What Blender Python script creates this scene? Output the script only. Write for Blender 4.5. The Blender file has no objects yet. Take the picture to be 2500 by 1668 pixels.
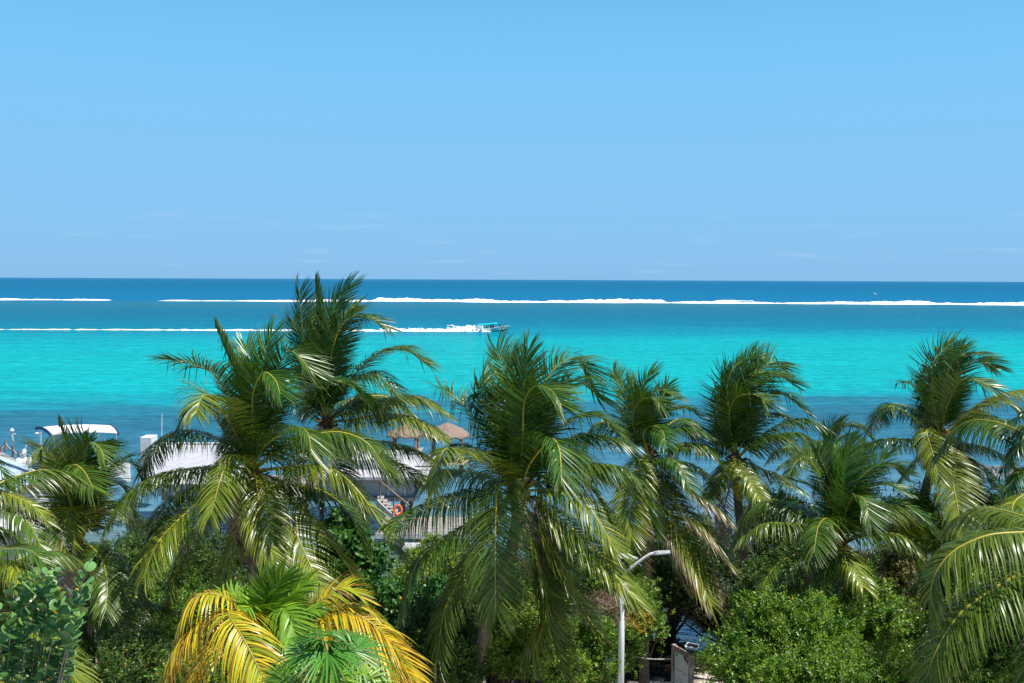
import bpy, math, random
import numpy as np
from mathutils import Matrix, Vector

# ------------------------------------------------------------------ camera, sky, sun, exposure
SC = bpy.context.scene
COL = SC.collection
H = 13.0                      # eye height above the sea
F = 2430.0                    # focal length in source pixels (2500 wide)
PITCH = math.atan(151.5 / F)
ROLL = 0.0042
cam = bpy.data.cameras.new('camera')
cam.lens = 36.0 * F / 2500.0
cam.sensor_width = 36.0
cam.clip_start = 0.1
cam.clip_end = 80000.0
camo = bpy.data.objects.new('camera', cam)
COL.objects.link(camo)
R = Matrix.Rotation(math.radians(90) - PITCH, 3, 'X') @ Matrix.Rotation(ROLL, 3, 'Z')
camo.matrix_world = Matrix.Translation((0, 0, H)) @ R.to_4x4()
SC.camera = camo
RN = np.array(R)

SUN_EL, SUN_AZ = 63.0, 110.0   # azimuth clockwise from +Y (the view direction): high on the right, a little behind
world = bpy.data.worlds.new('World')
SC.world = world
world.use_nodes = True
wt = world.node_tree
for n in list(wt.nodes):
    wt.nodes.remove(n)
wo = wt.nodes.new('ShaderNodeOutputWorld')
bg = wt.nodes.new('ShaderNodeBackground')
bg.inputs['Strength'].default_value = 0.1
sky = wt.nodes.new('ShaderNodeTexSky')
sky.sky_type = 'NISHITA'
sky.sun_disc = False
sky.sun_elevation = math.radians(SUN_EL)
sky.sun_rotation = math.radians(SUN_AZ)
sky.air_density = 1.0
sky.dust_density = 0.4
sky.ozone_density = 2.0
tcw = wt.nodes.new('ShaderNodeTexCoord')
sepw = wt.nodes.new('ShaderNodeSeparateXYZ')
wt.links.new(tcw.outputs['Generated'], sepw.inputs[0])
rampw = wt.nodes.new('ShaderNodeValToRGB')
rampw.color_ramp.interpolation = 'B_SPLINE'
els = rampw.color_ramp.elements
SKYC = [(0.0, (0.225, 0.505, 0.840)), (0.06, (0.232, 0.545, 0.900)), (0.16, (0.220, 0.580, 0.950)),
        (0.27, (0.160, 0.575, 1.0)), (0.40, (0.05, 0.18, 0.38)), (1.0, (0.012, 0.04, 0.11))]
while len(els) < len(SKYC):
    els.new(0.5)
for e, (p, c) in zip(els, SKYC):
    e.position = p
    e.color = (c[0], c[1], c[2], 1)
wt.links.new(sepw.outputs['Z'], rampw.inputs['Fac'])
sc10 = wt.nodes.new('ShaderNodeVectorMath'); sc10.operation = 'SCALE'; sc10.inputs['Scale'].default_value = 7.1
wt.links.new(rampw.outputs['Color'], sc10.inputs[0])
mixw = wt.nodes.new('ShaderNodeMix'); mixw.data_type = 'RGBA'
mixw.inputs['Factor'].default_value = 0.94
wt.links.new(sky.outputs['Color'], mixw.inputs['A'])
wt.links.new(sc10.outputs['Vector'], mixw.inputs['B'])
# faint wisps of cloud low over the horizon
mapw = wt.nodes.new('ShaderNodeMapping'); mapw.inputs['Scale'].default_value = (5.0, 5.0, 42.0)
wt.links.new(tcw.outputs['Generated'], mapw.inputs['Vector'])
nzw = wt.nodes.new('ShaderNodeTexNoise'); nzw.inputs['Scale'].default_value = 2.2; nzw.inputs['Detail'].default_value = 6.0
wt.links.new(mapw.outputs['Vector'], nzw.inputs['Vector'])
crw = wt.nodes.new('ShaderNodeValToRGB')
crw.color_ramp.elements[0].position = 0.60; crw.color_ramp.elements[0].color = (0, 0, 0, 1)
crw.color_ramp.elements[1].position = 0.80; crw.color_ramp.elements[1].color = (1, 1, 1, 1)
wt.links.new(nzw.outputs['Fac'], crw.inputs['Fac'])
bandw = wt.nodes.new('ShaderNodeMapRange'); bandw.inputs['From Min'].default_value = 0.09; bandw.inputs['From Max'].default_value = 0.02
bandw.inputs['To Max'].default_value = 0.30
wt.links.new(sepw.outputs['Z'], bandw.inputs['Value'])
mulw = wt.nodes.new('ShaderNodeMath'); mulw.operation = 'MULTIPLY'
wt.links.new(crw.outputs['Color'], mulw.inputs[0]); wt.links.new(bandw.outputs['Result'], mulw.inputs[1])
mixc = wt.nodes.new('ShaderNodeMix'); mixc.data_type = 'RGBA'
mixc.inputs['B'].default_value = (5.0, 6.0, 7.1, 1)
wt.links.new(mulw.outputs[0], mixc.inputs['Factor'])
wt.links.new(mixw.outputs['Result'], mixc.inputs['A'])
wt.links.new(mixc.outputs['Result'], bg.inputs['Color'])
wt.links.new(bg.outputs[0], wo.inputs[0])

sun = bpy.data.lights.new('sun', 'SUN')
sun.energy = 5.0
sun.angle = math.radians(0.5)
sun.color = (1.0, 0.955, 0.88)
suno = bpy.data.objects.new('sun', sun)
COL.objects.link(suno)
az, el = math.radians(SUN_AZ), math.radians(SUN_EL)
SUND = Vector((math.sin(az) * math.cos(el), math.cos(az) * math.cos(el), math.sin(el)))
suno.rotation_euler = SUND.to_track_quat('Z', 'Y').to_euler()
suno.location = (20, -20, 60)

SC.view_settings.view_transform = 'Standard'
SC.view_settings.look = 'None'
SC.view_settings.exposure = 0.5
SC.view_settings.gamma = 1.0
SC.cycles.max_bounces = 6
SC.cycles.diffuse_bounces = 2
SC.cycles.glossy_bounces = 2
SC.cycles.transmission_bounces = 3
SC.cycles.transparent_max_bounces = 4
SC.cycles.caustics_reflective = False
SC.cycles.caustics_refractive = False

# ------------------------------------------------------------------ helpers
def at(px, py, Y):
    d = RN @ np.array([(px - 1250.0) / F, -(py - 834.0) / F, -1.0])
    return np.array([0, 0, H]) + d * (Y / d[1])

def on_z(px, py, z):
    d = RN @ np.array([(px - 1250.0) / F, -(py - 834.0) / F, -1.0])
    return np.array([0, 0, H]) + d * ((z - H) / d[2])

def sm(x):
    x = np.clip(x, 0, 1)
    return x * x * (3 - 2 * x)

def shore_y(x):
    x = np.asarray(x, float)
    return 33.4 + 8.0 * sm((0.5 - x) / 5.0) + 3.0 * sm((x - 7.0) / 5.0) + 0.35 * np.sin(x * 1.3) + 0.2 * np.sin(x * 3.1 + 1)

def ground_z(x, y):
    d = shore_y(x) - y
    return np.where(d > 0, 0.75 * sm(d / 9.0), np.maximum(d * 0.07, -2.0))

def tag(o, label=None, cat=None, group=None, kind=None):
    if label: o['label'] = label
    if cat: o['category'] = cat
    if group: o['group'] = group
    if kind: o['kind'] = kind
    return o

def empty(name, loc, label, cat, group=None):
    o = bpy.data.objects.new(name, None)
    o.empty_display_size = 0.3
    o.location = loc
    COL.objects.link(o)
    return tag(o, label, cat, group)

def np_mesh(name, verts, faces, mat, parent=None, cols=None, origin=None, smooth=False):
    """faces: (n,k) int array of k-gons; cols: per-vertex rgb albedo."""
    verts = np.asarray(verts, np.float32)
    faces = np.asarray(faces, np.int32)
    if parent is not None:
        verts = verts - np.array(parent.matrix_world.translation if parent.parent is None else (0, 0, 0), np.float32) if origin is None else verts - np.asarray(origin, np.float32)
    elif origin is not None:
        verts = verts - np.asarray(origin, np.float32)
    me = bpy.data.meshes.new(name)
    n, k = faces.shape
    me.vertices.add(len(verts))
    me.vertices.foreach_set('co', verts.ravel())
    me.loops.add(n * k)
    me.loops.foreach_set('vertex_index', faces.ravel())
    me.polygons.add(n)
    me.polygons.foreach_set('loop_start', np.arange(0, n * k, k, dtype=np.int32))
    if smooth:
        me.polygons.foreach_set('use_smooth', np.ones(n, dtype=bool))
    me.update(calc_edges=True)
    if cols is not None:
        a = me.color_attributes.new('Col', 'FLOAT_COLOR', 'POINT')
        c4 = np.ones((len(verts), 4), np.float32)
        c4[:, :3] = cols
        a.data.foreach_set('color', c4.ravel())
    me.materials.append(mat)
    o = bpy.data.objects.new(name, me)
    COL.objects.link(o)
    if parent is not None:
        o.parent = parent
    elif origin is not None:
        o.location = Vector([float(v) for v in origin])
    return o

class MB:
    """collects boxes, tubes, quads in world coordinates -> one mesh"""
    def __init__(s):
        s.v = []; s.f = []
    def add(s, vs, fs):
        b = len(s.v)
        s.v += [tuple(map(float, v)) for v in vs]
        s.f += [tuple(i + b for i in f) for f in fs]
        return s
    def box(s, c, size, rz=0.0, ry=0.0, rx=0.0):
        m = Matrix.Rotation(rz, 3, 'Z') @ Matrix.Rotation(ry, 3, 'Y') @ Matrix.Rotation(rx, 3, 'X')
        hx, hy, hz = [q / 2 for q in size]
        vs = [Vector(c) + m @ Vector((x * hx, y * hy, z * hz)) for x in (-1, 1) for y in (-1, 1) for z in (-1, 1)]
        return s.add(vs, [(0, 1, 3, 2), (4, 6, 7, 5), (0, 4, 5, 1), (2, 3, 7, 6), (0, 2, 6, 4), (1, 5, 7, 3)])
    def beam(s, a, b, w, h):
        a = Vector(a); b = Vector(b); d = b - a; L = d.length; d.normalize()
        side = d.cross(Vector((0, 0, 1)))
        if side.length < 1e-4: side = Vector((1, 0, 0))
        side.normalize(); up = side.cross(d)
        vs = [p + side * (x * w / 2) + up * (z * h / 2) for p in (a, b) for x in (-1, 1) for z in (-1, 1)]
        return s.add(vs, [(0, 2, 3, 1), (4, 5, 7, 6), (0, 1, 5, 4), (2, 6, 7, 3), (0, 4, 6, 2), (1, 3, 7, 5)])
    def tube(s, pts, radii, n=8, cap=True):
        pts = [Vector(p) for p in pts]
        if not hasattr(radii, '__len__'): radii = [radii] * len(pts)
        b = len(s.v); ref = None
        for i, p in enumerate(pts):
            t = (pts[min(i + 1, len(pts) - 1)] - pts[max(i - 1, 0)]).normalized()
            if ref is None:
                ref = t.cross(Vector((0, 1, 0)))
                if ref.length < 0.1: ref = t.cross(Vector((1, 0, 0)))
            ref = (ref - t * ref.dot(t)).normalized()
            bi = t.cross(ref)
            for k in range(n):
                a = 2 * math.pi * k / n
                s.v.append(tuple(p + (ref * math.cos(a) + bi * math.sin(a)) * radii[i]))
        for i in range(len(pts) - 1):
            for k in range(n):
                k2 = (k + 1) % n
                s.f.append((b + i * n + k, b + i * n + k2, b + (i + 1) * n + k2, b + (i + 1) * n + k))
        if cap:
            s.f.append(tuple(b + k for k in range(n))[::-1])
            s.f.append(tuple(b + (len(pts) - 1) * n + k for k in range(n)))
        return s
    def ball(s, c, r, n=10, m=6, sq=(1, 1, 1), axis=None):
        vs = []; fs = []
        q = Vector((0, 0, 1)).rotation_difference(Vector(axis)) if axis is not None else None
        for i in range(m + 1):
            th = math.pi * i / m
            for k in range(n):
                ph = 2 * math.pi * k / n
                v = Vector((math.sin(th) * math.cos(ph) * sq[0], math.sin(th) * math.sin(ph) * sq[1], math.cos(th) * sq[2])) * r
                if q is not None: v = q @ v
                vs.append(Vector(c) + v)
        for i in range(m):
            for k in range(n):
                k2 = (k + 1) % n
                fs.append((i * n + k, (i + 1) * n + k, (i + 1) * n + k2, i * n + k2))
        return s.add(vs, fs)
    def prism(s, poly, off):
        n = len(poly)
        o = Vector(off)
        vs = [Vector(p) for p in poly] + [Vector(p) + o for p in poly]
        fs = [tuple(range(n))[::-1], tuple(range(n, 2 * n))] + [(i, (i + 1) % n, n + (i + 1) % n, n + i) for i in range(n)]
        return s.add(vs, fs)
    def build(s, name, mat, parent=None, smooth=False, origin=None, bevel=0.0):
        me = bpy.data.meshes.new(name)
        off = Vector((0, 0, 0))
        if parent is not None:
            p = parent
            while p.parent is not None: p = p.parent
            off = Vector(p.location)
        elif origin is not None:
            off = Vector(origin)
        me.from_pydata([tuple(Vector(v) - off) for v in s.v], [], s.f)
        me.validate()
        if smooth:
            me.polygons.foreach_set('use_smooth', np.ones(len(me.polygons), dtype=bool))
        me.update()
        me.materials.append(mat)
        o = bpy.data.objects.new(name, me)
        COL.objects.link(o)
        if bevel > 0:
            bm_ = o.modifiers.new('bevel', 'BEVEL'); bm_.width = bevel; bm_.segments = 2; bm_.limit_method = 'ANGLE'
        if parent is not None: o.parent = parent
        elif origin is not None: o.location = off
        return o

def catmull(P, n):
    P = np.asarray(P, float)
    Q = np.vstack([2 * P[0] - P[1], P, 2 * P[-1] - P[-2]])
    out = []
    segs = len(P) - 1
    ts = np.linspace(0, segs, n)
    for t in ts:
        i = min(int(t), segs - 1); u = t - i
        a, b, c, d = Q[i], Q[i + 1], Q[i + 2], Q[i + 3]
        out.append(0.5 * ((2 * b) + (c - a) * u + (2 * a - 5 * b + 4 * c - d) * u * u + (3 * b - 3 * c + d - a) * u ** 3))
    out = np.array(out)
    L = np.concatenate([[0], np.cumsum(np.linalg.norm(np.diff(out, axis=0), axis=1))])
    t2 = np.linspace(0, L[-1], n)
    return np.stack([np.interp(t2, L, out[:, k]) for k in range(3)], 1), L[-1]

def nrm(v):
    return v / np.maximum(np.linalg.norm(v, axis=-1, keepdims=True), 1e-9)

# ------------------------------------------------------------------ materials
def new_mat(name):
    m = bpy.data.materials.new(name); m.use_nodes = True
    nt = m.node_tree
    for n in list(nt.nodes): nt.nodes.remove(n)
    out = nt.nodes.new('ShaderNodeOutputMaterial')
    return m, nt, out

def surf(name, c1, c2, scale=6.0, rough=0.6, spec=0.3, bump=0.0, stretch=(1, 1, 1), metal=0.0, detail=5.0, lo=0.35, hi=0.65):
    m, nt, out = new_mat(name)
    p = nt.nodes.new('ShaderNodeBsdfPrincipled')
    tc = nt.nodes.new('ShaderNodeTexCoord')
    mp = nt.nodes.new('ShaderNodeMapping'); mp.inputs['Scale'].default_value = stretch
    nz = nt.nodes.new('ShaderNodeTexNoise'); nz.inputs['Scale'].default_value = scale; nz.inputs['Detail'].default_value = detail
    cr = nt.nodes.new('ShaderNodeValToRGB')
    cr.color_ramp.elements[0].position = lo; cr.color_ramp.elements[0].color = (*c1, 1)
    cr.color_ramp.elements[1].position = hi; cr.color_ramp.elements[1].color = (*c2, 1)
    nt.links.new(tc.outputs['Object'], mp.inputs[0]); nt.links.new(mp.outputs[0], nz.inputs['Vector'])
    nt.links.new(nz.outputs['Fac'], cr.inputs['Fac']); nt.links.new(cr.outputs['Color'], p.inputs['Base Color'])
    p.inputs['Roughness'].default_value = rough
    p.inputs['Specular IOR Level'].default_value = spec
    p.inputs['Metallic'].default_value = metal
    if bump > 0:
        b = nt.nodes.new('ShaderNodeBump'); b.inputs['Strength'].default_value = bump; b.inputs['Distance'].default_value = 0.05
        nt.links.new(nz.outputs['Fac'], b.inputs['Height']); nt.links.new(b.outputs[0], p.inputs['Normal'])
    nt.links.new(p.outputs[0], out.inputs['Surface'])
    return m

def leaf_mat(name, rough, spec, transl):
    m, nt, out = new_mat(name)
    at_ = nt.nodes.new('ShaderNodeAttribute'); at_.attribute_name = 'Col'
    p = nt.nodes.new('ShaderNodeBsdfPrincipled')
    p.inputs['Roughness'].default_value = rough
    p.inputs['Specular IOR Level'].default_value = spec
    nt.links.new(at_.outputs['Color'], p.inputs['Base Color'])
    t = nt.nodes.new('ShaderNodeBsdfTranslucent')
    hs = nt.nodes.new('ShaderNodeHueSaturation'); hs.inputs['Hue'].default_value = 0.495; hs.inputs['Saturation'].default_value = 1.15; hs.inputs['Value'].default_value = 1.5
    nt.links.new(at_.outputs['Color'], hs.inputs['Color']); nt.links.new(hs.outputs['Color'], t.inputs['Color'])
    mx = nt.nodes.new('ShaderNodeMixShader'); mx.inputs[0].default_value = transl
    nt.links.new(p.outputs[0], mx.inputs[1]); nt.links.new(t.outputs[0], mx.inputs[2])
    nt.links.new(mx.outputs[0], out.inputs['Surface'])
    return m

M = {}
M['frond'] = leaf_mat('palm_leaflets', 0.34, 0.45, 0.13)
M['leaf'] = leaf_mat('bush_leaves', 0.42, 0.40, 0.17)
M['trunk'] = surf('palm_bark', (0.10, 0.075, 0.055), (0.33, 0.27, 0.215), 7.0, 0.9, 0.1, 0.7, (2.5, 2.5, 9.0))
M['bark'] = surf('branch_bark', (0.05, 0.035, 0.025), (0.17, 0.125, 0.09), 9.0, 0.9, 0.1, 0.5)
M['palebark'] = surf('pale_branch_bark', (0.16, 0.14, 0.115), (0.36, 0.32, 0.27), 9.0, 0.9, 0.1, 0.5)
M['twig'] = surf('dry_twigs', (0.13, 0.085, 0.065), (0.32, 0.22, 0.17), 14.0, 0.9, 0.1)
M['fibre'] = surf('palm_fibre', (0.05, 0.03, 0.018), (0.25, 0.15, 0.075), 15.0, 0.95, 0.05, 0.8, (1, 1, 4))
M['coco'] = surf('green_coconut', (0.10, 0.17, 0.02), (0.28, 0.30, 0.05), 3.0, 0.4, 0.4)
M['cocob'] = surf('ripe_coconut', (0.24, 0.13, 0.05), (0.42, 0.28, 0.10), 3.0, 0.5, 0.3)
M['cocoy'] = surf('yellow_coconut', (0.38, 0.29, 0.04), (0.55, 0.45, 0.06), 3.0, 0.5, 0.3)
M['wood'] = surf('weathered_wood', (0.20, 0.185, 0.175), (0.42, 0.39, 0.37), 8.0, 0.85, 0.15, 0.4, (1, 1, 0.25))
M['post'] = surf('brown_post_wood', (0.13, 0.095, 0.075), (0.34, 0.26, 0.21), 8.0, 0.85, 0.15, 0.5, (3, 3, 0.5))
M['white'] = surf('white_paint', (0.68, 0.69, 0.71), (0.80, 0.80, 0.81), 3.0, 0.55, 0.3)
M['whitewood'] = surf('white_painted_boards', (0.40, 0.41, 0.44), (0.56, 0.56, 0.59), 4.0, 0.6, 0.25, 0.1, (1, 6, 6))
M['gel'] = surf('white_gelcoat', (0.74, 0.76, 0.78), (0.80, 0.81, 0.82), 2.0, 0.25, 0.5)
M['canvas'] = surf('white_canvas', (0.76, 0.77, 0.78), (0.82, 0.82, 0.82), 3.0, 0.7, 0.2)
M['navy'] = surf('navy_canvas', (0.012, 0.035, 0.13), (0.02, 0.055, 0.19), 5.0, 0.6, 0.3)
M['steel'] = surf('galvanised_white_steel', (0.70, 0.72, 0.74), (0.80, 0.81, 0.82), 5.0, 0.42, 0.5, 0.0, (1, 1, 0.3))
M['alu'] = surf('brushed_aluminium', (0.55, 0.57, 0.60), (0.70, 0.71, 0.73), 6.0, 0.35, 0.5, 0.0, metal=0.4)
M['cell'] = surf('solar_cells', (0.015, 0.02, 0.05), (0.03, 0.04, 0.09), 20.0, 0.15, 0.7)
M['dark'] = surf('dark_plastic', (0.015, 0.016, 0.018), (0.035, 0.037, 0.04), 6.0, 0.45, 0.4)
M['glass'] = surf('window_glass', (0.015, 0.03, 0.045), (0.03, 0.05, 0.07), 2.0, 0.08, 0.8)
M['thatch'] = surf('dry_thatch', (0.15, 0.11, 0.085), (0.40, 0.31, 0.26), 9.0, 0.95, 0.05, 0.9, (4, 4, 0.8))
M['orange'] = surf('orange_plastic', (0.75, 0.10, 0.015), (0.85, 0.16, 0.02), 5.0, 0.5, 0.3)
M['rope'] = surf('pale_rope', (0.50, 0.48, 0.45), (0.68, 0.66, 0.63), 30.0, 0.9, 0.1)
M['seaweed'] = surf('brown_seaweed', (0.010, 0.007, 0.005), (0.06, 0.04, 0.022), 8.0, 0.85, 0.2, 0.8)
M['foam'] = surf('sea_foam', (0.76, 0.80, 0.82), (0.90, 0.91, 0.91), 0.8, 0.9, 0.1, 0.6)
M['panel'] = surf('sign_panel', (0.56, 0.62, 0.60), (0.68, 0.72, 0.71), 2.5, 0.5, 0.3)
M['rotwood'] = surf('peeling_sign_wood', (0.09, 0.07, 0.06), (0.42, 0.33, 0.30), 11.0, 0.9, 0.1, 0.6, (3, 3, 1), lo=0.42, hi=0.56)
M['ink'] = surf('faded_ink', (0.16, 0.18, 0.18), (0.26, 0.28, 0.28), 5.0, 0.8, 0.1)
M['greenink'] = surf('green_ink', (0.01, 0.20, 0.10), (0.02, 0.26, 0.14), 5.0, 0.8, 0.1)
M['aqua'] = surf('aqua_canvas', (0.0, 0.60, 0.66), (0.01, 0.70, 0.74), 3.0, 0.6, 0.2)
M['hull'] = surf('pale_aqua_hull', (0.42, 0.66, 0.70), (0.50, 0.72, 0.75), 2.0, 0.3, 0.4)
M['hullbot'] = surf('dark_hull_bottom', (0.01, 0.10, 0.13), (0.02, 0.15, 0.18), 2.0, 0.4, 0.4)
M['skin'] = surf('skin', (0.30, 0.155, 0.10), (0.38, 0.20, 0.13), 4.0, 0.6, 0.3)
M['cl_dark'] = surf('dark_cloth', (0.01, 0.015, 0.035), (0.02, 0.03, 0.06), 6.0, 0.9, 0.1)
M['cl_white'] = surf('white_cloth', (0.70, 0.72, 0.76), (0.80, 0.81, 0.83), 6.0, 0.9, 0.1)
M['cl_pink'] = surf('pink_cloth', (0.50, 0.20, 0.18), (0.60, 0.26, 0.22), 6.0, 0.9, 0.1)
M['hair'] = surf('dark_hair', (0.012, 0.009, 0.008), (0.025, 0.02, 0.016), 9.0, 0.6, 0.3)
M['red'] = surf('red_lettering', (0.50, 0.06, 0.06), (0.60, 0.10, 0.09), 6.0, 0.6, 0.3)
M['greycloth'] = surf('grey_windscreen', (0.24, 0.28, 0.31), (0.34, 0.38, 0.41), 4.0, 0.4, 0.4)

def metal_roof_mat():
    m, nt, out = new_mat('pale_blue_metal_roof')
    p = nt.nodes.new('ShaderNodeBsdfPrincipled')
    nz = nt.nodes.new('ShaderNodeTexNoise'); nz.inputs['Scale'].default_value = 1.2; nz.inputs['Detail'].default_value = 4
    tc = nt.nodes.new('ShaderNodeTexCoord'); nt.links.new(tc.outputs['Object'], nz.inputs['Vector'])
    cr = nt.nodes.new('ShaderNodeValToRGB')
    cr.color_ramp.elements[0].position = 0.3; cr.color_ramp.elements[0].color = (0.40, 0.52, 0.66, 1)
    cr.color_ramp.elements[1].position = 0.7; cr.color_ramp.elements[1].color = (0.56, 0.66, 0.78, 1)
    nt.links.new(nz.outputs['Fac'], cr.inputs['Fac']); nt.links.new(cr.outputs[0], p.inputs['Base Color'])
    p.inputs['Roughness'].default_value = 0.35; p.inputs['Specular IOR Level'].default_value = 0.5
    nt.links.new(p.outputs[0], out.inputs['Surface'])
    return m
M['metalroof'] = metal_roof_mat()

def shingle_mat():
    m, nt, out = new_mat('white_roof_shingles')
    p = nt.nodes.new('ShaderNodeBsdfPrincipled')
    tc = nt.nodes.new('ShaderNodeTexCoord')
    mp = nt.nodes.new('ShaderNodeMapping'); mp.inputs['Rotation'].default_value = (0, 0, 0)
    br = nt.nodes.new('ShaderNodeTexBrick')
    br.inputs['Scale'].default_value = 1.0
    br.inputs['Brick Width'].default_value = 0.42; br.inputs['Row Height'].default_value = 0.20
    br.inputs['Mortar Size'].default_value = 0.012
    br.inputs['Color1'].default_value = (0.40, 0.41, 0.46, 1); br.inputs['Color2'].default_value = (0.46, 0.47, 0.51, 1)
    br.inputs['Mortar'].default_value = (0.30, 0.30, 0.34, 1)
    nt.links.new(tc.outputs['Object'], mp.inputs[0]); nt.links.new(mp.outputs[0], br.inputs['Vector'])
    nt.links.new(br.outputs['Color'], p.inputs['Base Color'])
    p.inputs['Roughness'].default_value = 0.7
    nt.links.new(p.outputs[0], out.inputs['Surface'])
    return m
M['shingle'] = shingle_mat()

def srgb(h):
    h = h.lstrip('#')
    v = np.array([int(h[i:i + 2], 16) / 255 for i in (0, 2, 4)])
    return np.where(v < 0.04045, v / 12.92, ((v + 0.055) / 1.055) ** 2.4)

# sea: (distance from shore viewpoint in metres, colour of the water over its bottom)
WATER = [(30, '#a39a86'), (35, '#8d8c7c'), (42, '#8b9080'), (46, '#7f9a9c'), (52, '#83adbd'), (60, '#6ba4bd'), (70, '#5298b6'),
         (84, '#3c8cac'), (95, '#3488a6'), (101, '#3294b2'), (106, '#1eb4ca'), (113, '#0ccbd6'), (125, '#06d2da'),
         (150, '#04d2d8'), (178, '#05cdd6'), (205, '#05cbd8'), (225, '#04bcd2'), (245, '#06abc8'), (270, '#0a98be'), (310, '#1290b8'),
         (370, '#1788b0'), (440, '#2688ac'), (520, '#318eae'), (575, '#2b8fbc'), (640, '#118bc6'), (900, '#0a88bc'), (1600, '#0c80b4'),
         (4000, '#127eb4'), (9000, '#2888be')]
WK = 0.50
def water_mat():
    m, nt, out = new_mat('sea_water')
    N = nt.nodes.new; Lk = nt.links.new
    tc = N('ShaderNodeTexCoord')
    sep = N('ShaderNodeSeparateXYZ'); Lk(tc.outputs['Object'], sep.inputs[0])
    # bottom patches stretch along the shore
    def noise(sx, sy, detail=4.0, rough=0.55):
        mp = N('ShaderNodeMapping'); mp.inputs['Scale'].default_value = (sx, sy, 1)
        Lk(tc.outputs['Object'], mp.inputs[0])
        nz = N('ShaderNodeTexNoise'); nz.inputs['Scale'].default_value = 1.0; nz.inputs['Detail'].default_value = detail
        nz.inputs['Roughness'].default_value = rough
        Lk(mp.outputs[0], nz.inputs['Vector'])
        return nz.outputs['Fac']
    def math_(op, a, b=None):
        n = N('ShaderNodeMath'); n.operation = op
        for i, v in enumerate((a, b)):
            if v is None: continue
            if isinstance(v, (int, float)): n.inputs[i].default_value = v
            else: Lk(v, n.inputs[i])
        return n.outputs[0]
    big = noise(0.006, 0.02)
    mid = noise(0.03, 0.16, 5.0)
    tilt = math_('MULTIPLY', sep.outputs['X'], 0.10)       # the bands lie slightly askew to the shore
    y0 = math_('SUBTRACT', sep.outputs['Y'], tilt)
    k = math_('ADD', math_('MULTIPLY', math_('SUBTRACT', big, 0.5), 0.32), math_('MULTIPLY', math_('SUBTRACT', mid, 0.5), 0.26))
    yy = math_('MULTIPLY', y0, math_('ADD', k, 1.0))
    yy = math_('MAXIMUM', yy, 30.0)
    u = math_('SQRT', math_('DIVIDE', 30.0, yy))
    cr = N('ShaderNodeValToRGB')
    stops = sorted([(math.sqrt(30.0 / d), srgb(h) * WK) for d, h in WATER], key=lambda t: t[0])
    el_ = cr.color_ramp.elements
    while len(el_) < len(stops): el_.new(0.5)
    for e, (p_, c) in zip(el_, stops):
        e.position = p_; e.color = (*c, 1)
    Lk(u, cr.inputs['Fac'])
    # dark seagrass streaks and pale sand streaks along the shore, then painted ripple shade
    s1 = noise(0.05, 0.45, 6.0, 0.65)
    s2 = noise(0.25, 1.4, 4.0, 0.7)
    f1 = N('ShaderNodeMapRange'); f1.inputs['From Min'].default_value = 0.3; f1.inputs['From Max'].default_value = 0.7
    f1.inputs['To Min'].default_value = 0.80; f1.inputs['To Max'].default_value = 1.16
    Lk(s1, f1.inputs['Value'])
    f2 = N('ShaderNodeMapRange'); f2.inputs['From Min'].default_value = 0.3; f2.inputs['From Max'].default_value = 0.7
    f2.inputs['To Min'].default_value = 0.78; f2.inputs['To Max'].default_value = 1.20
    Lk(s2, f2.inputs['Value'])
    f3 = N('ShaderNodeMapRange'); f3.inputs['From Min'].default_value = 0.3; f3.inputs['From Max'].default_value = 0.7
    f3.inputs['To Min'].default_value = 0.74; f3.inputs['To Max'].default_value = 1.22
    Lk(noise(0.5, 0.8, 4.0, 0.6), f3.inputs['Value'])  # wave troughs shaded in the colour itself, at ripple scale
    ff = math_('MULTIPLY', math_('MULTIPLY', f1.outputs[0], f2.outputs[0]), f3.outputs[0])
    vm = N('ShaderNodeVectorMath'); vm.operation = 'SCALE'
    Lk(cr.outputs['Color'], vm.inputs[0]); Lk(ff, vm.inputs['Scale'])
    dif = N('ShaderNodeBsdfDiffuse'); Lk(vm.outputs[0], dif.inputs['Color'])
    gl = N('ShaderNodeBsdfGlossy'); gl.inputs['Roughness'].default_value = 0.12
    gl.inputs['Color'].default_value = (0.9, 0.95, 1.0, 1)
    # ripples
    w1 = noise(0.55, 0.85, 4.0, 0.6)
    w2 = noise(0.16, 0.26, 3.0, 0.6)
    hh = math_('ADD', math_('MULTIPLY', w1, 0.8), math_('MULTIPLY', w2, 1.2))
    bmp = N('ShaderNodeBump'); bmp.inputs['Strength'].default_value = 0.9; bmp.inputs['Distance'].default_value = 0.55
    Lk(hh, bmp.inputs['Height'])
    Lk(bmp.outputs[0], gl.inputs['Normal']); Lk(bmp.outputs[0], dif.inputs['Normal'])
    # near the shore one looks down on it: the surface mirrors more than the wave-roughened far sea seems to
    fac = N('ShaderNodeMapRange'); fac.inputs['From Min'].default_value = 36; fac.inputs['From Max'].default_value = 90
    fac.inputs['To Min'].default_value = 0.34; fac.inputs['To Max'].default_value = 0.10
    Lk(sep.outputs['Y'], fac.inputs['Value'])
    mx = N('ShaderNodeMixShader'); Lk(fac.outputs[0], mx.inputs[0])
    Lk(dif.outputs[0], mx.inputs[1]); Lk(gl.outputs[0], mx.inputs[2])
    Lk(mx.outputs[0], out.inputs['Surface'])
    return m
M['water'] = water_mat()

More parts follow.
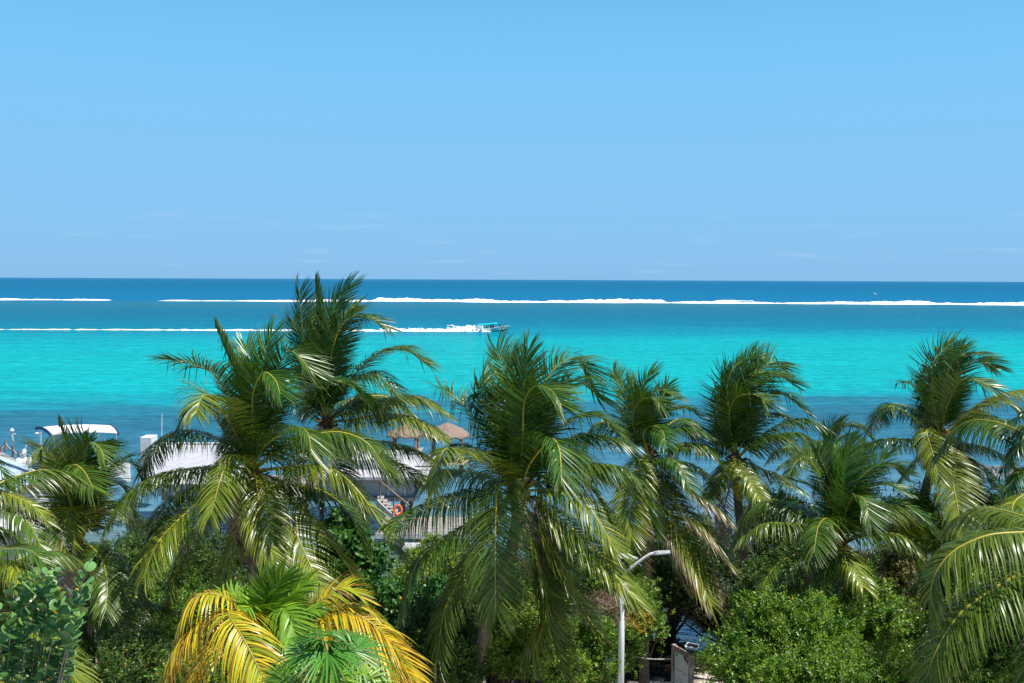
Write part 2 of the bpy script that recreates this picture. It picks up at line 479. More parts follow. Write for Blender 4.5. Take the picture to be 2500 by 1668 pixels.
def sand_mat():
    m, nt, out = new_mat('beach_sand')
    N = nt.nodes.new; Lk = nt.links.new
    p = N('ShaderNodeBsdfPrincipled'); tc = N('ShaderNodeTexCoord')
    nz = N('ShaderNodeTexNoise'); nz.inputs['Scale'].default_value = 1.6; nz.inputs['Detail'].default_value = 8; nz.inputs['Roughness'].default_value = 0.65
    Lk(tc.outputs['Object'], nz.inputs['Vector'])
    cr = N('ShaderNodeValToRGB')
    cr.color_ramp.elements[0].position = 0.36; cr.color_ramp.elements[0].color = (0.20, 0.155, 0.12, 1)
    cr.color_ramp.elements[1].position = 0.52; cr.color_ramp.elements[1].color = (0.55, 0.48, 0.42, 1)
    Lk(nz.outputs['Fac'], cr.inputs['Fac']); Lk(cr.outputs[0], p.inputs['Base Color'])
    p.inputs['Roughness'].default_value = 0.95
    b = N('ShaderNodeBump'); b.inputs['Strength'].default_value = 0.6; b.inputs['Distance'].default_value = 0.05
    n2 = N('ShaderNodeTexNoise'); n2.inputs['Scale'].default_value = 9; n2.inputs['Detail'].default_value = 6
    Lk(tc.outputs['Object'], n2.inputs['Vector']); Lk(n2.outputs['Fac'], b.inputs['Height']); Lk(b.outputs[0], p.inputs['Normal'])
    Lk(p.outputs[0], out.inputs['Surface'])
    return m
M['sand'] = sand_mat()

# ------------------------------------------------------------------ the setting: beach, sea, surf
def make_ground():
    xs = np.linspace(-60, 60, 181); ys = np.linspace(-25, 75, 151)
    X, Y = np.meshgrid(xs, ys)
    rng = np.random.RandomState(3)
    Z = ground_z(X, Y) + 0.03 * rng.randn(*X.shape) * (Y < 34)
    v = np.stack([X, Y, Z], -1).reshape(-1, 3)
    nx = len(xs); i = np.arange(len(ys) - 1)[:, None] * nx + np.arange(nx - 1)[None]
    f = np.stack([i, i + 1, i + nx + 1, i + nx], -1).reshape(-1, 4)
    o = np_mesh('beach', v, f, M['sand'], smooth=True)
    tag(o, kind='structure')
make_ground()
S = 45000.0
o = np_mesh('sea', [(-S, 26, 0), (S, 26, 0), (S, S, 0), (-S, S, 0)], [(0, 1, 2, 3)], M['water'])
tag(o, kind='structure')

def foam_ridge(name, xs, ys, ws, hs, seed, label, nb=7):
    """low bumpy ridge of white water along a line; ws full width, hs height, per sample"""
    rng = np.random.RandomState(seed)
    n = len(xs)
    v = []
    prof = np.linspace(-1, 1, nb)
    for i in range(n):
        j = rng.rand(nb) * 0.7 + 0.55
        for k, p in enumerate(prof):
            hgt = hs[i] * max(0.0, 1 - p * p) * j[k] if abs(p) < 0.999 else -0.05
            v.append((xs[i], ys[i] + p * ws[i] * 0.5 * (1 + 0.25 * rng.randn() * (abs(p) > 0.9)), 0.02 + hgt))
    v = np.array(v)
    i = np.arange(n - 1)[:, None] * nb + np.arange(nb - 1)[None]
    f = np.stack([i, i + nb, i + nb + 1, i + 1], -1).reshape(-1, 4)
    o = np_mesh(name, v, f, M['foam'])
    return o

def reef_surf():
    rng = np.random.RandomState(5)
    def seg(x0, x1, yfun, wbase, hbase, seed, step=1.2):
        xs = np.arange(x0, x1, step)
        t = (xs - x0) / (x1 - x0)
        lump = np.zeros(len(xs))
        for fr, am in ((0.013, 0.5), (0.05, 0.25), (0.17, 0.15), (0.6, 0.10)):
            lump += am * np.sin(xs * fr * 2 * np.pi + rng.rand() * 6.28)
        taper = np.minimum(1, np.minimum(t, 1 - t) * 14)
        h = np.clip(hbase * 0.72 * (0.72 + 0.6 * lump), 0.05, None) * taper
        w = np.clip(wbase * 0.8 * (0.8 + 0.5 * lump), 1, None) * (0.3 + 0.7 * taper)
        return xs, yfun(xs), w, h
    parts = []
    Y0 = 575.0
    def X(px, Y=Y0): return (px - 1250) / F * Y
    # the long white line, in pieces as the reef lets it break
    specs = [(-380, 273, 0.0, 20, 1.25), (392, 905, -4.0, 14, 0.95), (690, 1290, 6.0, 22, 1.2), (890, 1200, 26.0, 30, 2.3), (1120, 1480, -2, 26, 1.2),
             (1330, 1560, 18, 30, 2.2), (1440, 2060, -8, 24, 1.5), (1530, 1640, 24, 22, 1.9), (1800, 1900, 62, 14, 1.0), (1150, 1205, 60, 10, 0.9),
             (1900, 2560, -14, 28, 1.9), (2040, 2300, 8, 26, 2.0), (2300, 2900, -18, 26, 1.7)]
    V = []; Fc = []; b = 0
    for k, (p0, p1, dy, w, h) in enumerate(specs):
        xs, ys, ws, hs = seg(X(p0), X(p1), lambda x: Y0 + dy + 3 * np.sin(x * 0.02 + k) + 1.5 * np.sin(x * 0.11), w, h, k)
        nb = 7; prof = np.linspace(-1, 1, nb)
        rr = rng.rand(len(xs), nb) * 0.45 + 0.65
        hh = hs[:, None] * np.maximum(0, 1 - prof ** 2)[None] * rr
        yy = ys[:, None] + prof[None] * ws[:, None] * 0.5
        vv = np.stack([np.repeat(xs[:, None], nb, 1), yy, hh + 0.02 - 0.1 * (np.abs(prof) > 0.99)[None]], -1).reshape(-1, 3)
        i = np.arange(len(xs) - 1)[:, None] * nb + np.arange(nb - 1)[None]
        f = np.stack([i, i + nb, i + nb + 1, i + 1], -1).reshape(-1, 4)
        V.append(vv); Fc.append(f + b); b += len(vv)
    o = np_mesh('reef_surf', np.vstack(V), np.vstack(Fc), M['foam'])
    tag(o, 'long broken white line of surf breaking over the reef', 'surf', kind='stuff')
reef_surf()

# ------------------------------------------------------------------ coconut palms
rngG = np.random.RandomState(11)
GREEN = np.array([0.034, 0.100, 0.012]); YOUNG = np.array([0.055, 0.145, 0.010]); OLIVE = np.array([0.115, 0.165, 0.018])
YELLOW = np.array([0.60, 0.47, 0.02]); ORANGE = np.array([0.50, 0.24, 0.025]); DEAD = np.array([0.20, 0.125, 0.075]); GREY = np.array([0.30, 0.25, 0.20])
RACH = np.array([0.44, 0.38, 0.045]); LIMEG = np.array([0.13, 0.26, 0.02])
WIND = np.array([0.48, -0.06, 0.0])

def frond_geo(path, seed, kind='', droopk=1.0):
    """path: (n,3) points from crown to tip. Returns verts, quads, colours."""
    rng = np.random.RandomState(seed)
    NP = 48
    P, L = catmull(path, NP)
    T = nrm(np.gradient(P, axis=0))
    hz = P[int(NP * 0.7)] - P[0]; hz[2] = 0
    if np.linalg.norm(hz) < 0.35:
        a = rng.uniform(0, 6.28); hz = np.array([math.cos(a), math.sin(a), 0])
    hz = nrm(hz)
    S0 = np.cross(hz, [0, 0, 1.0])
    tw = rng.normal(0, 0.2)
    rise = (P[int(NP * 0.75)][2] - P[0][2]) / L
    if rise > 0.45:        # upright fronds twist their broad face about the stem
        k_ = min(1.0, (rise - 0.45) * 3.0) * rng.uniform(0.3, 0.75)
        sx = np.array([1.0, 0.25 * rng.normal(), 0]) * (1 if S0[0] >= 0 else -1)
        S0 = nrm(S0 * (1 - k_) + sx * k_)
    young = 'y' in kind; spear = 's' in kind; dead = 'd' in kind; yel = 'l' in kind; lime = 'g' in kind
    rise0 = (P[int(NP * 0.75)][2] - P[0][2]) / L
    base = GREEN + (OLIVE - GREEN) * rng.uniform(0.0, 0.30 if rise0 > 0.3 else 0.8)
    if young: base = YOUNG * rng.uniform(0.85, 1.15)
    if 'o' in kind: base = OLIVE * np.array([1.25, 1.2, 1.1])
    if dead: base = DEAD + (GREY - DEAD) * rng.uniform(0, 1)
    if yel: base = YELLOW * rng.uniform(0.85, 1.1)
    if lime: base = LIMEG * rng.uniform(0.85, 1.15)
    rach = RACH * rng.uniform(0.75, 1.15)
    if young or lime: rach = base * 1.4
    if dead: rach = np.array([0.28, 0.20, 0.12])
    V = []; Q = []; C = []
    # rachis: five-sided taper
    n5 = 5
    ref = S0
    rr = np.interp(np.linspace(0, 1, NP), [0, 0.06, 0.2, 0.7, 1], [0.065, 0.044, 0.030, 0.019, 0.007]) * min(1.1, max(0.6, L / 4.0))
    for i in range(NP):
        s_ = nrm(ref - T[i] * np.dot(ref, T[i])); b_ = np.cross(T[i], s_)
        for k in range(n5):
            a = 2 * math.pi * k / n5
            V.append(P[i] + (s_ * math.cos(a) + b_ * math.sin(a)) * rr[i])
    V = np.array(V); C = np.repeat(rach[None], len(V), 0)
    i = np.arange(NP - 1)[:, None] * n5; k = np.arange(n5)[None]; k2 = (k + 1) % n5
    Q = np.stack([i + k, i + k2, i + n5 + k2, i + n5 + k], -1).reshape(-1, 4)
    # leaflets
    n = int(np.clip(L * 34, 80, 145))
    if lime: n = int(n * 0.7)
    KS = 6
    Vs = [V]; Qs = [Q]; Cs = [C]; nb = len(V)
    Lmax = np.clip(0.31 * L, 0.75, 1.22) * (1.0 if not spear else 0.55)
    if 'k' in kind: Lmax *= 0.8
    for side in (-1, 1):
        s = np.linspace(0.13 if not spear else 0.4, 0.995, n) + rng.normal(0, 0.003, n)
        keep = np.ones(n, bool)
        # bare gaps torn by the wind
        if 't' in kind:
            keep &= rng.rand(n) > 0.30
        keep &= rng.rand(n) > 0.04
        s = s[keep]; m = len(s)
        fi = np.clip(s, 0, 1) * (NP - 1)
        i0 = np.minimum(fi.astype(int), NP - 2); u = (fi - i0)[:, None]
        p = P[i0] * (1 - u) + P[i0 + 1] * u
        t = nrm(T[i0] * (1 - u) + T[i0 + 1] * u)
        sv = nrm(S0[None] - t * (t @ S0)[:, None])
        up = np.cross(sv, t)
        flip = np.where(up[:, 2:3] < 0, -1.0, 1.0)
        up = up * flip
        ang = np.interp(s, [0.1, 0.5, 0.85, 1.0], [1.30, 1.10, 0.80, 0.35]) + rng.normal(0, 0.035, m)
        if spear: ang = ang * 0.22
        if young: ang = ang * 0.82
        vl = (0.35 if young else 0.22) + tw * side + rng.normal(0, 0.07, m)
        d0 = t * np.cos(ang)[:, None] + (sv * side * np.cos(vl)[:, None] + up * np.sin(vl)[:, None]) * np.sin(ang)[:, None]
        d0 = nrm(d0 + rng.normal(0, 0.028, (m, 3)))
        ll = Lmax * np.interp(s, [0.1, 0.25, 0.5, 0.8, 1.0], [0.62, 0.95, 1.0, 0.86, 0.60]) * rng.uniform(0.86, 1.08, m)
        dr = (float(np.interp(rise, [-0.2, 0.15, 0.5, 0.8], [2.1, 1.9, 0.9, 0.6])) if not young else 0.3) * droopk * (1 - 0.85 * np.abs(t[:, 2]) ** 1.3) * rng.uniform(0.8, 1.25, m) * np.interp(s, [0, 0.7, 1], [1, 1, 0.4])
        if spear: dr *= 0.2
        if dead: dr *= 1.6
        if yel: dr *= 1.25
        kink = np.where(rng.rand(m) < (0.30 if 't' in kind else 0.06), rng.uniform(1.5, 4.0, m), 0.0)
        pts = [p]; dd = d0; ds = ll / (KS - 1)
        dirs = [d0]
        for q in range(1, KS):
            uq = (q - 0.5) / (KS - 1)
            g = dr * uq ** 1.1 * 1.2 + kink * (uq > 0.45)
            dd = d0.copy(); dd[:, 2] -= g
            dd = nrm(dd + WIND[None] * (uq * rng.uniform(0.6, 1.4)))
            pts.append(pts[-1] + dd * ds[:, None]); dirs.append(dd)
        pts = np.stack(pts, 1); dirs = np.stack(dirs, 1)                # m,KS,3
        w = 0.5 * np.interp(np.linspace(0, 1, KS), [0, 0.2, 0.55, 0.8, 1], [0.45, 1.0, 0.85, 0.5, 0.06])[None] * (0.032 if not lime else 0.050) * rng.uniform(0.8, 1.15, (m, 1))
        if dead: w = w * 0.6
        tt = t[:, None, :] + rng.normal(0, 0.18, (m, 1, 3))
        wd = nrm(tt - dirs * np.sum(tt * dirs, -1, keepdims=True))
        A = pts + wd * w[..., None]; B = pts - wd * w[..., None]
        vv = np.stack([A, B], 2).reshape(-1, 3)
        col = base[None] * rng.uniform(0.72, 1.28, (m, 1))
        if yel:
            mixo = np.clip(rng.normal(0.08, 0.28, (m, 1)) + (0.30 if 'o' in kind else 0), 0, 1)
            col = (YELLOW[None] * (1 - mixo) + ORANGE[None] * mixo) * rng.uniform(0.75, 1.15, (m, 1))
            grn = (rng.rand(m, 1) < (0.16 if 'o' in kind else 0.34)); col = np.where(grn, np.array([[0.27, 0.36, 0.02]]) * rng.uniform(0.6, 1.2, (m, 1)), col)
            brn = (rng.rand(m, 1) < 0.10); col = np.where(brn, np.array([[0.22, 0.12, 0.04]]), col)
        yl = (rng.rand(m, 1) < 0.10) & (not young) & (not dead) & (not yel)
        col = np.where(yl, col * np.array([[1.9, 1.45, 0.9]]), col)
        cu = np.repeat(col[:, None, :], KS, 1)
        # dry tips
        dry = rng.rand(m) < (0.75 if 'b' in kind else 0.16)
        if 'b' in kind: dry = dry & (s > 0.25)
        uu = np.linspace(0, 1, KS)[None]
        dm = (np.clip((uu - (0.45 if 'b' in kind else 0.72)) * 3.5, 0, 1) * dry[:, None])[..., None]
        cu = cu * (1 - dm) + (np.array([0.36, 0.26, 0.17]) * rng.uniform(0.7, 1.2, (m, 1, 1))) * dm
        cc = np.repeat(cu[:, :, None, :], 2, 2).reshape(-1, 3)
        bidx = np.arange(m)[:, None] * (KS * 2) + np.arange(KS - 1)[None] * 2
        qq = np.stack([bidx, bidx + 1, bidx + 3, bidx + 2], -1).reshape(-1, 4)
        Vs.append(vv); Qs.append(qq + nb); Cs.append(cc); nb += len(vv)
    return np.vstack(Vs), np.vstack(Qs), np.vstack(Cs)

def palm_trunk(parent, pts, r0, r1, mat=None):
    P, L = catmull(pts, max(24, int(40)))
    nseg = max(40, int(L / 0.075))
    P, L = catmull(pts, nseg)
    rng = np.random.RandomState(int(abs(P[0][0]) * 100) % 9999)
    rad = np.linspace(r0, r1, nseg)
    rad[:12] *= np.linspace(1.35, 1.0, 12)
    rad = rad * (1 + 0.055 * (np.arange(nseg) % 3 == 0) + 0.02 * rng.randn(nseg))
    mb = MB(); mb.tube(P, list(rad), n=14)
    return mb.build('trunk', mat or M['trunk'], parent, smooth=False)

PALM_SEED = [100]
def palm(label, C, D, fronds, trunk, group='coconut palms along the shore', coco=(), cocomat='coco', fill=4, Lf=3.4, tr=(0.17, 0.13), nodead=True, fillkind='', skirt=3, cat='palm tree', name='coconut_palm'):
    c3 = at(C[0], C[1], D)
    tp = [at(x, y, D + dd) for (x, y, dd) in trunk]
    # run the trunk on down to the ground
    b = tp[-1].copy()
    gz = float(ground_z(b[0], b[1]))
    if b[2] > gz + 0.3:
        tp.append(np.array([b[0] + (b[0] - tp[-2][0]) * 0.3 if len(tp) > 1 else b[0], b[1], gz - 0.1]))
    root = empty(name, Vector([float(v) for v in (tp[-1][0], tp[-1][1], gz)]), label, cat, group)
    bpy.context.view_layer.update()
    org = np.array(root.location)
    pts = tp[::-1] + [c3]
    palm_trunk(root, pts, tr[0], tr[1])
    # fibre and old leaf bases round the top of the trunk
    PALM_SEED[0] += 1
    rng = np.random.RandomState(PALM_SEED[0])
    mb = MB()
    dn = nrm(tp[0] - c3 + np.array([0, 0, -0.4]))
    for k in range(22):
        a = rng.uniform(0, 6.28)
        o_ = np.array([math.cos(a), math.sin(a), 0])
        s0 = c3 + dn * rng.uniform(-0.05, 0.55)
        e0 = s0 + o_ * rng.uniform(0.25, 0.5) + np.array([0, 0, rng.uniform(0.02, 0.40)])
        mb.tube([s0, (s0 + e0) / 2 + np.array([0, 0, 0.02]), e0], [0.075, 0.05, 0.02], n=5)
    mb.tube([c3 + dn * 0.65, c3 + dn * 0.3, c3 + dn * 0.0, c3 - dn * 0.25], [tr[1] * 1.05, tr[1] * 1.45, tr[1] * 1.4, 0.05], n=10)
    mb.build('leaf_bases', M['fibre'], root)
    for j, fr in enumerate(fronds):
        dz, kind, pp = fr[0], fr[1], fr[2]
        dk = fr[3] if len(fr) > 3 else 1.0
        n = len(pp)
        path = [c3] + [at(x, y, D + dz * ((i + 1) / n) ** 1.15) for i, (x, y) in enumerate(pp)]
        V, Q, Cc = frond_geo(np.array(path), PALM_SEED[0] * 50 + j, kind, dk)
        np_mesh('frond', V, Q, M['frond'], root, Cc, org)
    for j in range(fill):
        a = math.radians(90 + (j - (fill - 1) / 2) * (150 / max(1, fill)) + rng.normal(0, 10))
        h = np.array([math.cos(a), math.sin(a), 0])
        L = Lf * rng.uniform(0.85, 1.1); up_ = rng.uniform(0.15, 0.75)
        path = [c3, c3 + h * L * 0.35 + np.array([0, 0, up_ * L * 0.42]), c3 + h * L * 0.7 + np.array([0, 0, up_ * L * 0.45]), c3 + h * L * 0.98 + np.array([0.2, 0, up_ * L * 0.1 - 0.3])]
        V, Q, Cc = frond_geo(np.array(path), PALM_SEED[0] * 50 + 40 + j, fillkind)
        np_mesh('frond', V, Q, M['frond'], root, Cc, org)
    for j in range(skirt):          # withered fronds hanging against the trunk
        a = rng.uniform(0, 6.28); h = np.array([math.cos(a), math.sin(a), 0])
        L = rng.uniform(1.6, 2.6)
        path = [c3 + dn * 0.25, c3 + h * 0.55 + np.array([0, 0, -0.15]), c3 + h * 0.75 + np.array([0, 0, -L * 0.55]), c3 + h * 0.6 + np.array([0, 0, -L])]
        V, Q, Cc = frond_geo(np.array(path), PALM_SEED[0] * 50 + 46 + j, 'dtk')
        np_mesh('frond', V, Q, M['frond'], root, Cc, org)
    for (x, y, dd) in coco:
        p = at(x, y, D + dd)
        m2 = MB(); m2.ball(p, 0.125, 10, 7, (1, 1, 1.22), axis=(rng.normal(0, .4), rng.normal(0, .4), 1))
        m2.tube([p + np.array([0, 0, 0.13]), (p + c3) / 2 + np.array([0, 0, 0.15]), c3], [0.012, 0.014, 0.02], n=4)
        m2.build('coconut', M[cocomat], root, smooth=True)
    return root

# palm with the biggest crown, left of centre
palm('big coconut palm with broad arching fronds, directly behind the yellow palm', (618, 1150), 27, [
    (-1.0, '', [(545, 945), (493, 897), (420, 877)]),
    (-2.2, 'o', [(570, 1050), (523, 978), (496, 966), (478, 1010)]),
    (0.3, 's', [(590, 960), (552, 855), (530, 803)]),
    (-2.0, '', [(617, 1040), (618, 960), (643, 910), (672, 928), (684, 962)]),
    (0.6, 'y', [(632, 960), (645, 880), (664, 815)]),
    (1.0, 'y', [(622, 960), (615, 890), (602, 845)]),
    (-0.4, '', [(650, 980), (693, 870), (722, 863), (763, 910)]),
    (0.5, '', [(650, 1040), (737, 960), (800, 929), (850, 938), (882, 966)]),
    (-2.4, '', [(640, 1097), (687, 1060), (722, 1043), (750, 1056), (761, 1110)]),
    (-0.6, '', [(690, 1090), (787, 1058), (845, 1058), (900, 1085), (945, 1150)]),
    (-1.6, 'o', [(690, 1142), (760, 1136), (820, 1150), (875, 1200), (930, 1280), (970, 1346)]),
    (0.4, 'o', [(690, 1205), (786, 1298), (855, 1395), (879, 1455)]),
    (-2.4, 'o', [(625, 1170), (638, 1263), (668, 1372)]),
    (-2.0, 'o', [(650, 1190), (715, 1290), (763, 1391), (797, 1452)]),
    (-2.2, 'o', [(585, 1172), (500, 1216), (430, 1275), (384, 1327), (354, 1400)]),
    (-1.0, '', [(550, 1140), (453, 1147), (380, 1163), (312, 1205), (270, 1268)]),
    (0.3, '', [(560, 1100), (520, 1068), (460, 1050), (400, 1072), (352, 1145)]),
    (-2.5, 'o', [(594, 1116), (563, 1117), (540, 1165), (514, 1258)]),
    (0.4, '', [(545, 1225), (455, 1335), (405, 1478)]),
    (-0.4, 'o', [(598, 1220), (580, 1290), (528, 1447)]),
    (0.5, 'd', [(650, 1210), (682, 1310), (690, 1465)]),
    (0.8, '', [(700, 1180), (790, 1200), (860, 1260), (885, 1330)]),
    (1.6, '', [(560, 1180), (470, 1190), (400, 1240), (375, 1300)]),
    (-0.2, '', [(560, 1075), (510, 1000), (470, 990), (440, 1035)]),
], [(618, 1175, 0), (619, 1400, 0.1), (606, 1560, 0.2), (600, 1700, 0.2)], coco=[(640, 1178, -0.3), (605, 1180, -0.35), (655, 1190, -0.2)], cocomat='cocob', fill=2, tr=(0.19, 0.15), skirt=5)

palm('tallest coconut palm, its upright crown rising above the white surf line', (800, 1030), 32, [
    (0.0, '', [(760, 920), (741, 820), (731, 716)], 0.5),
    (0.0, 's', [(778, 900), (778, 797), (771, 688)]),
    (0.3, 'y', [(790, 880), (800, 790), (820, 745), (852, 700)]),
    (-0.3, '', [(803, 900), (827, 807), (862, 773), (905, 777), (938, 798)], 0.8),
    (0.6, '', [(800, 900), (818, 820), (838, 770), (868, 748)], 0.5),
    (-0.5, '', [(830, 960), (887, 893), (937, 857), (987, 850), (1040, 885)]),
    (-1.0, '', [(835, 950), (887, 917), (920, 917), (955, 945), (972, 968)]),
    (1.0, '', [(750, 960), (712, 905), (680, 910)]),
    (-0.5, 'o', [(845, 1005), (900, 983), (960, 970), (1020, 970), (1078, 1004)]),
    (-1.0, 'o', [(850, 1026), (905, 1016), (970, 1013), (1035, 1033), (1092, 1078)]),
    (0.0, 'o', [(870, 1068), (950, 1080), (1003, 1093), (1048, 1118)]),
    (0.0, 'o', [(860, 1090), (953, 1133), (1003, 1153), (1038, 1174)]),
    (0.6, '', [(765, 940), (735, 850), (716, 780)], 0.5),
    (0.5, '', [(850, 1000), (880, 960), (910, 985), (925, 1030)]),
    (-0.6, '', [(810, 1100), (840, 1180), (880, 1260)]),
    (0.9, '', [(760, 1070), (720, 1130), (700, 1210)]),
    (0.4, '', [(785, 900), (770, 830), (752, 760)], 0.5),
], [(795, 1060, 0), (760, 1170, 0), (735, 1250, 0), (715, 1330, 0), (700, 1450, 0)], fill=4, skirt=3, tr=(0.16, 0.12))

palm('central coconut palm with a pale curved trunk and green coconuts', (1268, 1200), 24, [
    (0.0, 'y', [(1276, 1090), (1277, 995), (1288, 858)]),
    (-1.4, '', [(1275, 1070), (1278, 995), (1290, 958), (1313, 942), (1346, 954), (1370, 988)]),
    (0.0, '', [(1252, 1060), (1241, 940), (1212, 853)], 0.5),
    (0.8, 't', [(1228, 1090), (1190, 985), (1182, 900)], 0.7),
    (0.4, 't', [(1225, 1110), (1183, 1020), (1168, 935)], 0.7),
    (0.8, '', [(1290, 1050), (1320, 955), (1366, 890), (1415, 878), (1445, 922)]),
    (0.5, '', [(1300, 1060), (1340, 985), (1385, 932), (1436, 942), (1460, 970)]),
    (0.4, 'y', [(1268, 1060), (1262, 950), (1248, 880)], 0.6),
    (-0.5, '', [(1300, 1110), (1346, 1065), (1390, 1030), (1435, 1012), (1470, 1022), (1497, 1048)]),
    (-2.4, '', [(1290, 1140), (1323, 1094), (1347, 1071), (1366, 1100), (1371, 1185)]),
    (0.5, '', [(1330, 1110), (1405, 1066), (1463, 1063), (1521, 1082), (1552, 1128)]),
    (-1.0, '', [(1330, 1162), (1395, 1144), (1463, 1135), (1521, 1147), (1568, 1199), (1592, 1280)]),
    (-1.5, 'o', [(1323, 1196), (1376, 1197), (1422, 1222), (1463, 1275), (1508, 1352)]),
    (-2.0, 'o', [(1330, 1235), (1405, 1298), (1463, 1350), (1510, 1414), (1552, 1470)]),
    (-1.4, 'o', [(1305, 1240), (1345, 1330), (1385, 1400), (1418, 1475), (1448, 1528)]),
    (-0.6, '', [(1292, 1260), (1323, 1345), (1346, 1496), (1377, 1645)]),
    (-0.8, '', [(1290, 1270), (1310, 1360), (1330, 1500), (1300, 1600)]),
    (-2.0, '', [(1240, 1180), (1215, 1200), (1209, 1321), (1210, 1498)]),
    (-1.5, '', [(1232, 1220), (1189, 1303), (1131, 1397), (1084, 1496), (1070, 1603)]),
    (-1.0, '', [(1235, 1225), (1183, 1257), (1113, 1298), (1026, 1362), (985, 1470)]),
    (-0.6, '', [(1207, 1207), (1142, 1210), (1055, 1233), (955, 1282)]),
    (-1.9, 'o', [(1230, 1168), (1172, 1123), (1115, 1097), (1080, 1105), (1060, 1190)]),
    (0.5, 't', [(1230, 1140), (1160, 1024), (1113, 972), (1076, 948)]),
    (1.0, '', [(1200, 1120), (1130, 1085), (1093, 1097)]),
    (0.2, '', [(1290, 1100), (1310, 1020), (1340, 980), (1390, 1000)]),
    (0.3, 't', [(1240, 1090), (1215, 1000), (1200, 950), (1165, 960)]),
    (0.4, '', [(1320, 1180), (1400, 1170), (1450, 1200), (1480, 1260)]),
    (-1.2, 'k', [(1260, 1290), (1300, 1310), (1330, 1420), (1340, 1540)]),
], [(1266, 1225, 0), (1258, 1300, 0.0), (1226, 1420, 0.05), (1195, 1500, 0.1), (1166, 1600, 0.2), (1148, 1690, 0.3)],
     coco=[(1268, 1180, -0.35), (1262, 1195, -0.4), (1272, 1212, -0.4), (1255, 1208, -0.3), (1283, 1205, -0.3)], tr=(0.175, 0.15), skirt=3, fill=2)

palm('windblown coconut palm right behind the solar lamp, fronds swept rightward', (1585, 1108), 30, [
    (0.2, '', [(1550, 1040), (1524, 968), (1498, 912)], 0.5),
    (0.2, 'y', [(1565, 1020), (1568, 950), (1594, 905)], 0.7),
    (-1.3, '', [(1545, 1040), (1557, 985), (1592, 972), (1618, 992)]),
    (0.0, '', [(1575, 1020), (1588, 970), (1612, 953), (1652, 968)]),
    (0.0, '', [(1590, 1045), (1633, 1001), (1674, 995), (1700, 1010)]),
    (-0.3, '', [(1605, 1075), (1651, 1047), (1692, 1047), (1724, 1062)]),
    (-2.0, '', [(1570, 1060), (1594, 1040), (1617, 1053), (1626, 1086)]),
    (-0.5, '', [(1610, 1106), (1662, 1082), (1715, 1088), (1744, 1112), (1764, 1150)]),
    (-1.4, '', [(1605, 1122), (1633, 1120), (1662, 1141), (1688, 1198)]),
    (-1.0, 'b', [(1640, 1165), (1692, 1205), (1738, 1234), (1773, 1269), (1805, 1314)]),
    (-1.0, 'ob', [(1620, 1175), (1670, 1250), (1721, 1290), (1777, 1374)]),
    (-1.5, 'ob', [(1610, 1195), (1650, 1290), (1700, 1390), (1738, 1480)]),
    (-1.0, 'ob', [(1565, 1180), (1536, 1270), (1542, 1424)]),
    (-2.0, 'o', [(1560, 1130), (1537, 1200), (1541, 1314)]),
    (0.4, 'y', [(1555, 1040), (1545, 970), (1535, 930)], 0.6),
    (0.5, '', [(1590, 1040), (1610, 990), (1630, 940)], 0.7),
    (-0.5, 'ob', [(1600, 1200), (1620, 1300), (1668, 1420)]),
    (0.5, '', [(1620, 1130), (1680, 1130), (1720, 1160), (1740, 1200)]),
], [(1585, 1130, 0), (1580, 1300, 0), (1575, 1500, 0)], fill=3, Lf=2.8, tr=(0.15, 0.12), skirt=2)

palm('slim coconut palm with yellow coconuts and ragged wind-bent crown', (1797, 1117), 31, [
    (0.3, 't', [(1777, 1090), (1757, 1024), (1757, 954), (1770, 905)], 0.6),
    (0.0, 't', [(1782, 1030), (1776, 940), (1799, 890), (1848, 873)], 0.7),
    (0.0, '', [(1795, 1030), (1806, 954), (1847, 913), (1893, 913), (1935, 935)]),
    (-1.4, '', [(1782, 1040), (1783, 995), (1806, 966), (1851, 966), (1871, 990)]),
    (-0.3, '', [(1805, 1045), (1863, 972), (1909, 960), (1958, 998)]),
    (-0.5, '', [(1812, 1108), (1845, 1077), (1904, 1036), (1962, 1024), (2003, 1053), (2011, 1088)]),
    (-1.5, '', [(1822, 1100), (1892, 1065), (1950, 1059), (1993, 1098)]),
    (-0.6, 'o', [(1851, 1143), (1904, 1164), (1952, 1196)]),
    (-1.9, 'o', [(1793, 1128), (1828, 1168), (1858, 1225)]),
    (-1.0, 'o', [(1778, 1140), (1746, 1170), (1722, 1220)]),
    (-0.5, '', [(1825, 1190), (1851, 1225), (1876, 1280)]),
    (0.3, 'y', [(1795, 1010), (1808, 930), (1838, 866)], 0.8),
    (0.5, '', [(1800, 1030), (1830, 950), (1880, 885), (1915, 900)]),
    (0.4, 't', [(1775, 1060), (1765, 990), (1785, 920)], 0.6),
    (0.6, 'd', [(1780, 1190), (1765, 1270), (1770, 1350)]),
    (0.8, '', [(1830, 1050), (1870, 1010), (1920, 1020)]),
], [(1797, 1135, 0), (1800, 1200, 0), (1806, 1270, 0), (1826, 1430, 0), (1852, 1570, 0)], coco=[(1800, 1200, -0.3), (1808, 1192, -0.3), (1794, 1188, -0.3), (1804, 1212, -0.35)], cocomat='cocoy', fill=3, Lf=2.6, tr=(0.15, 0.12), skirt=3)

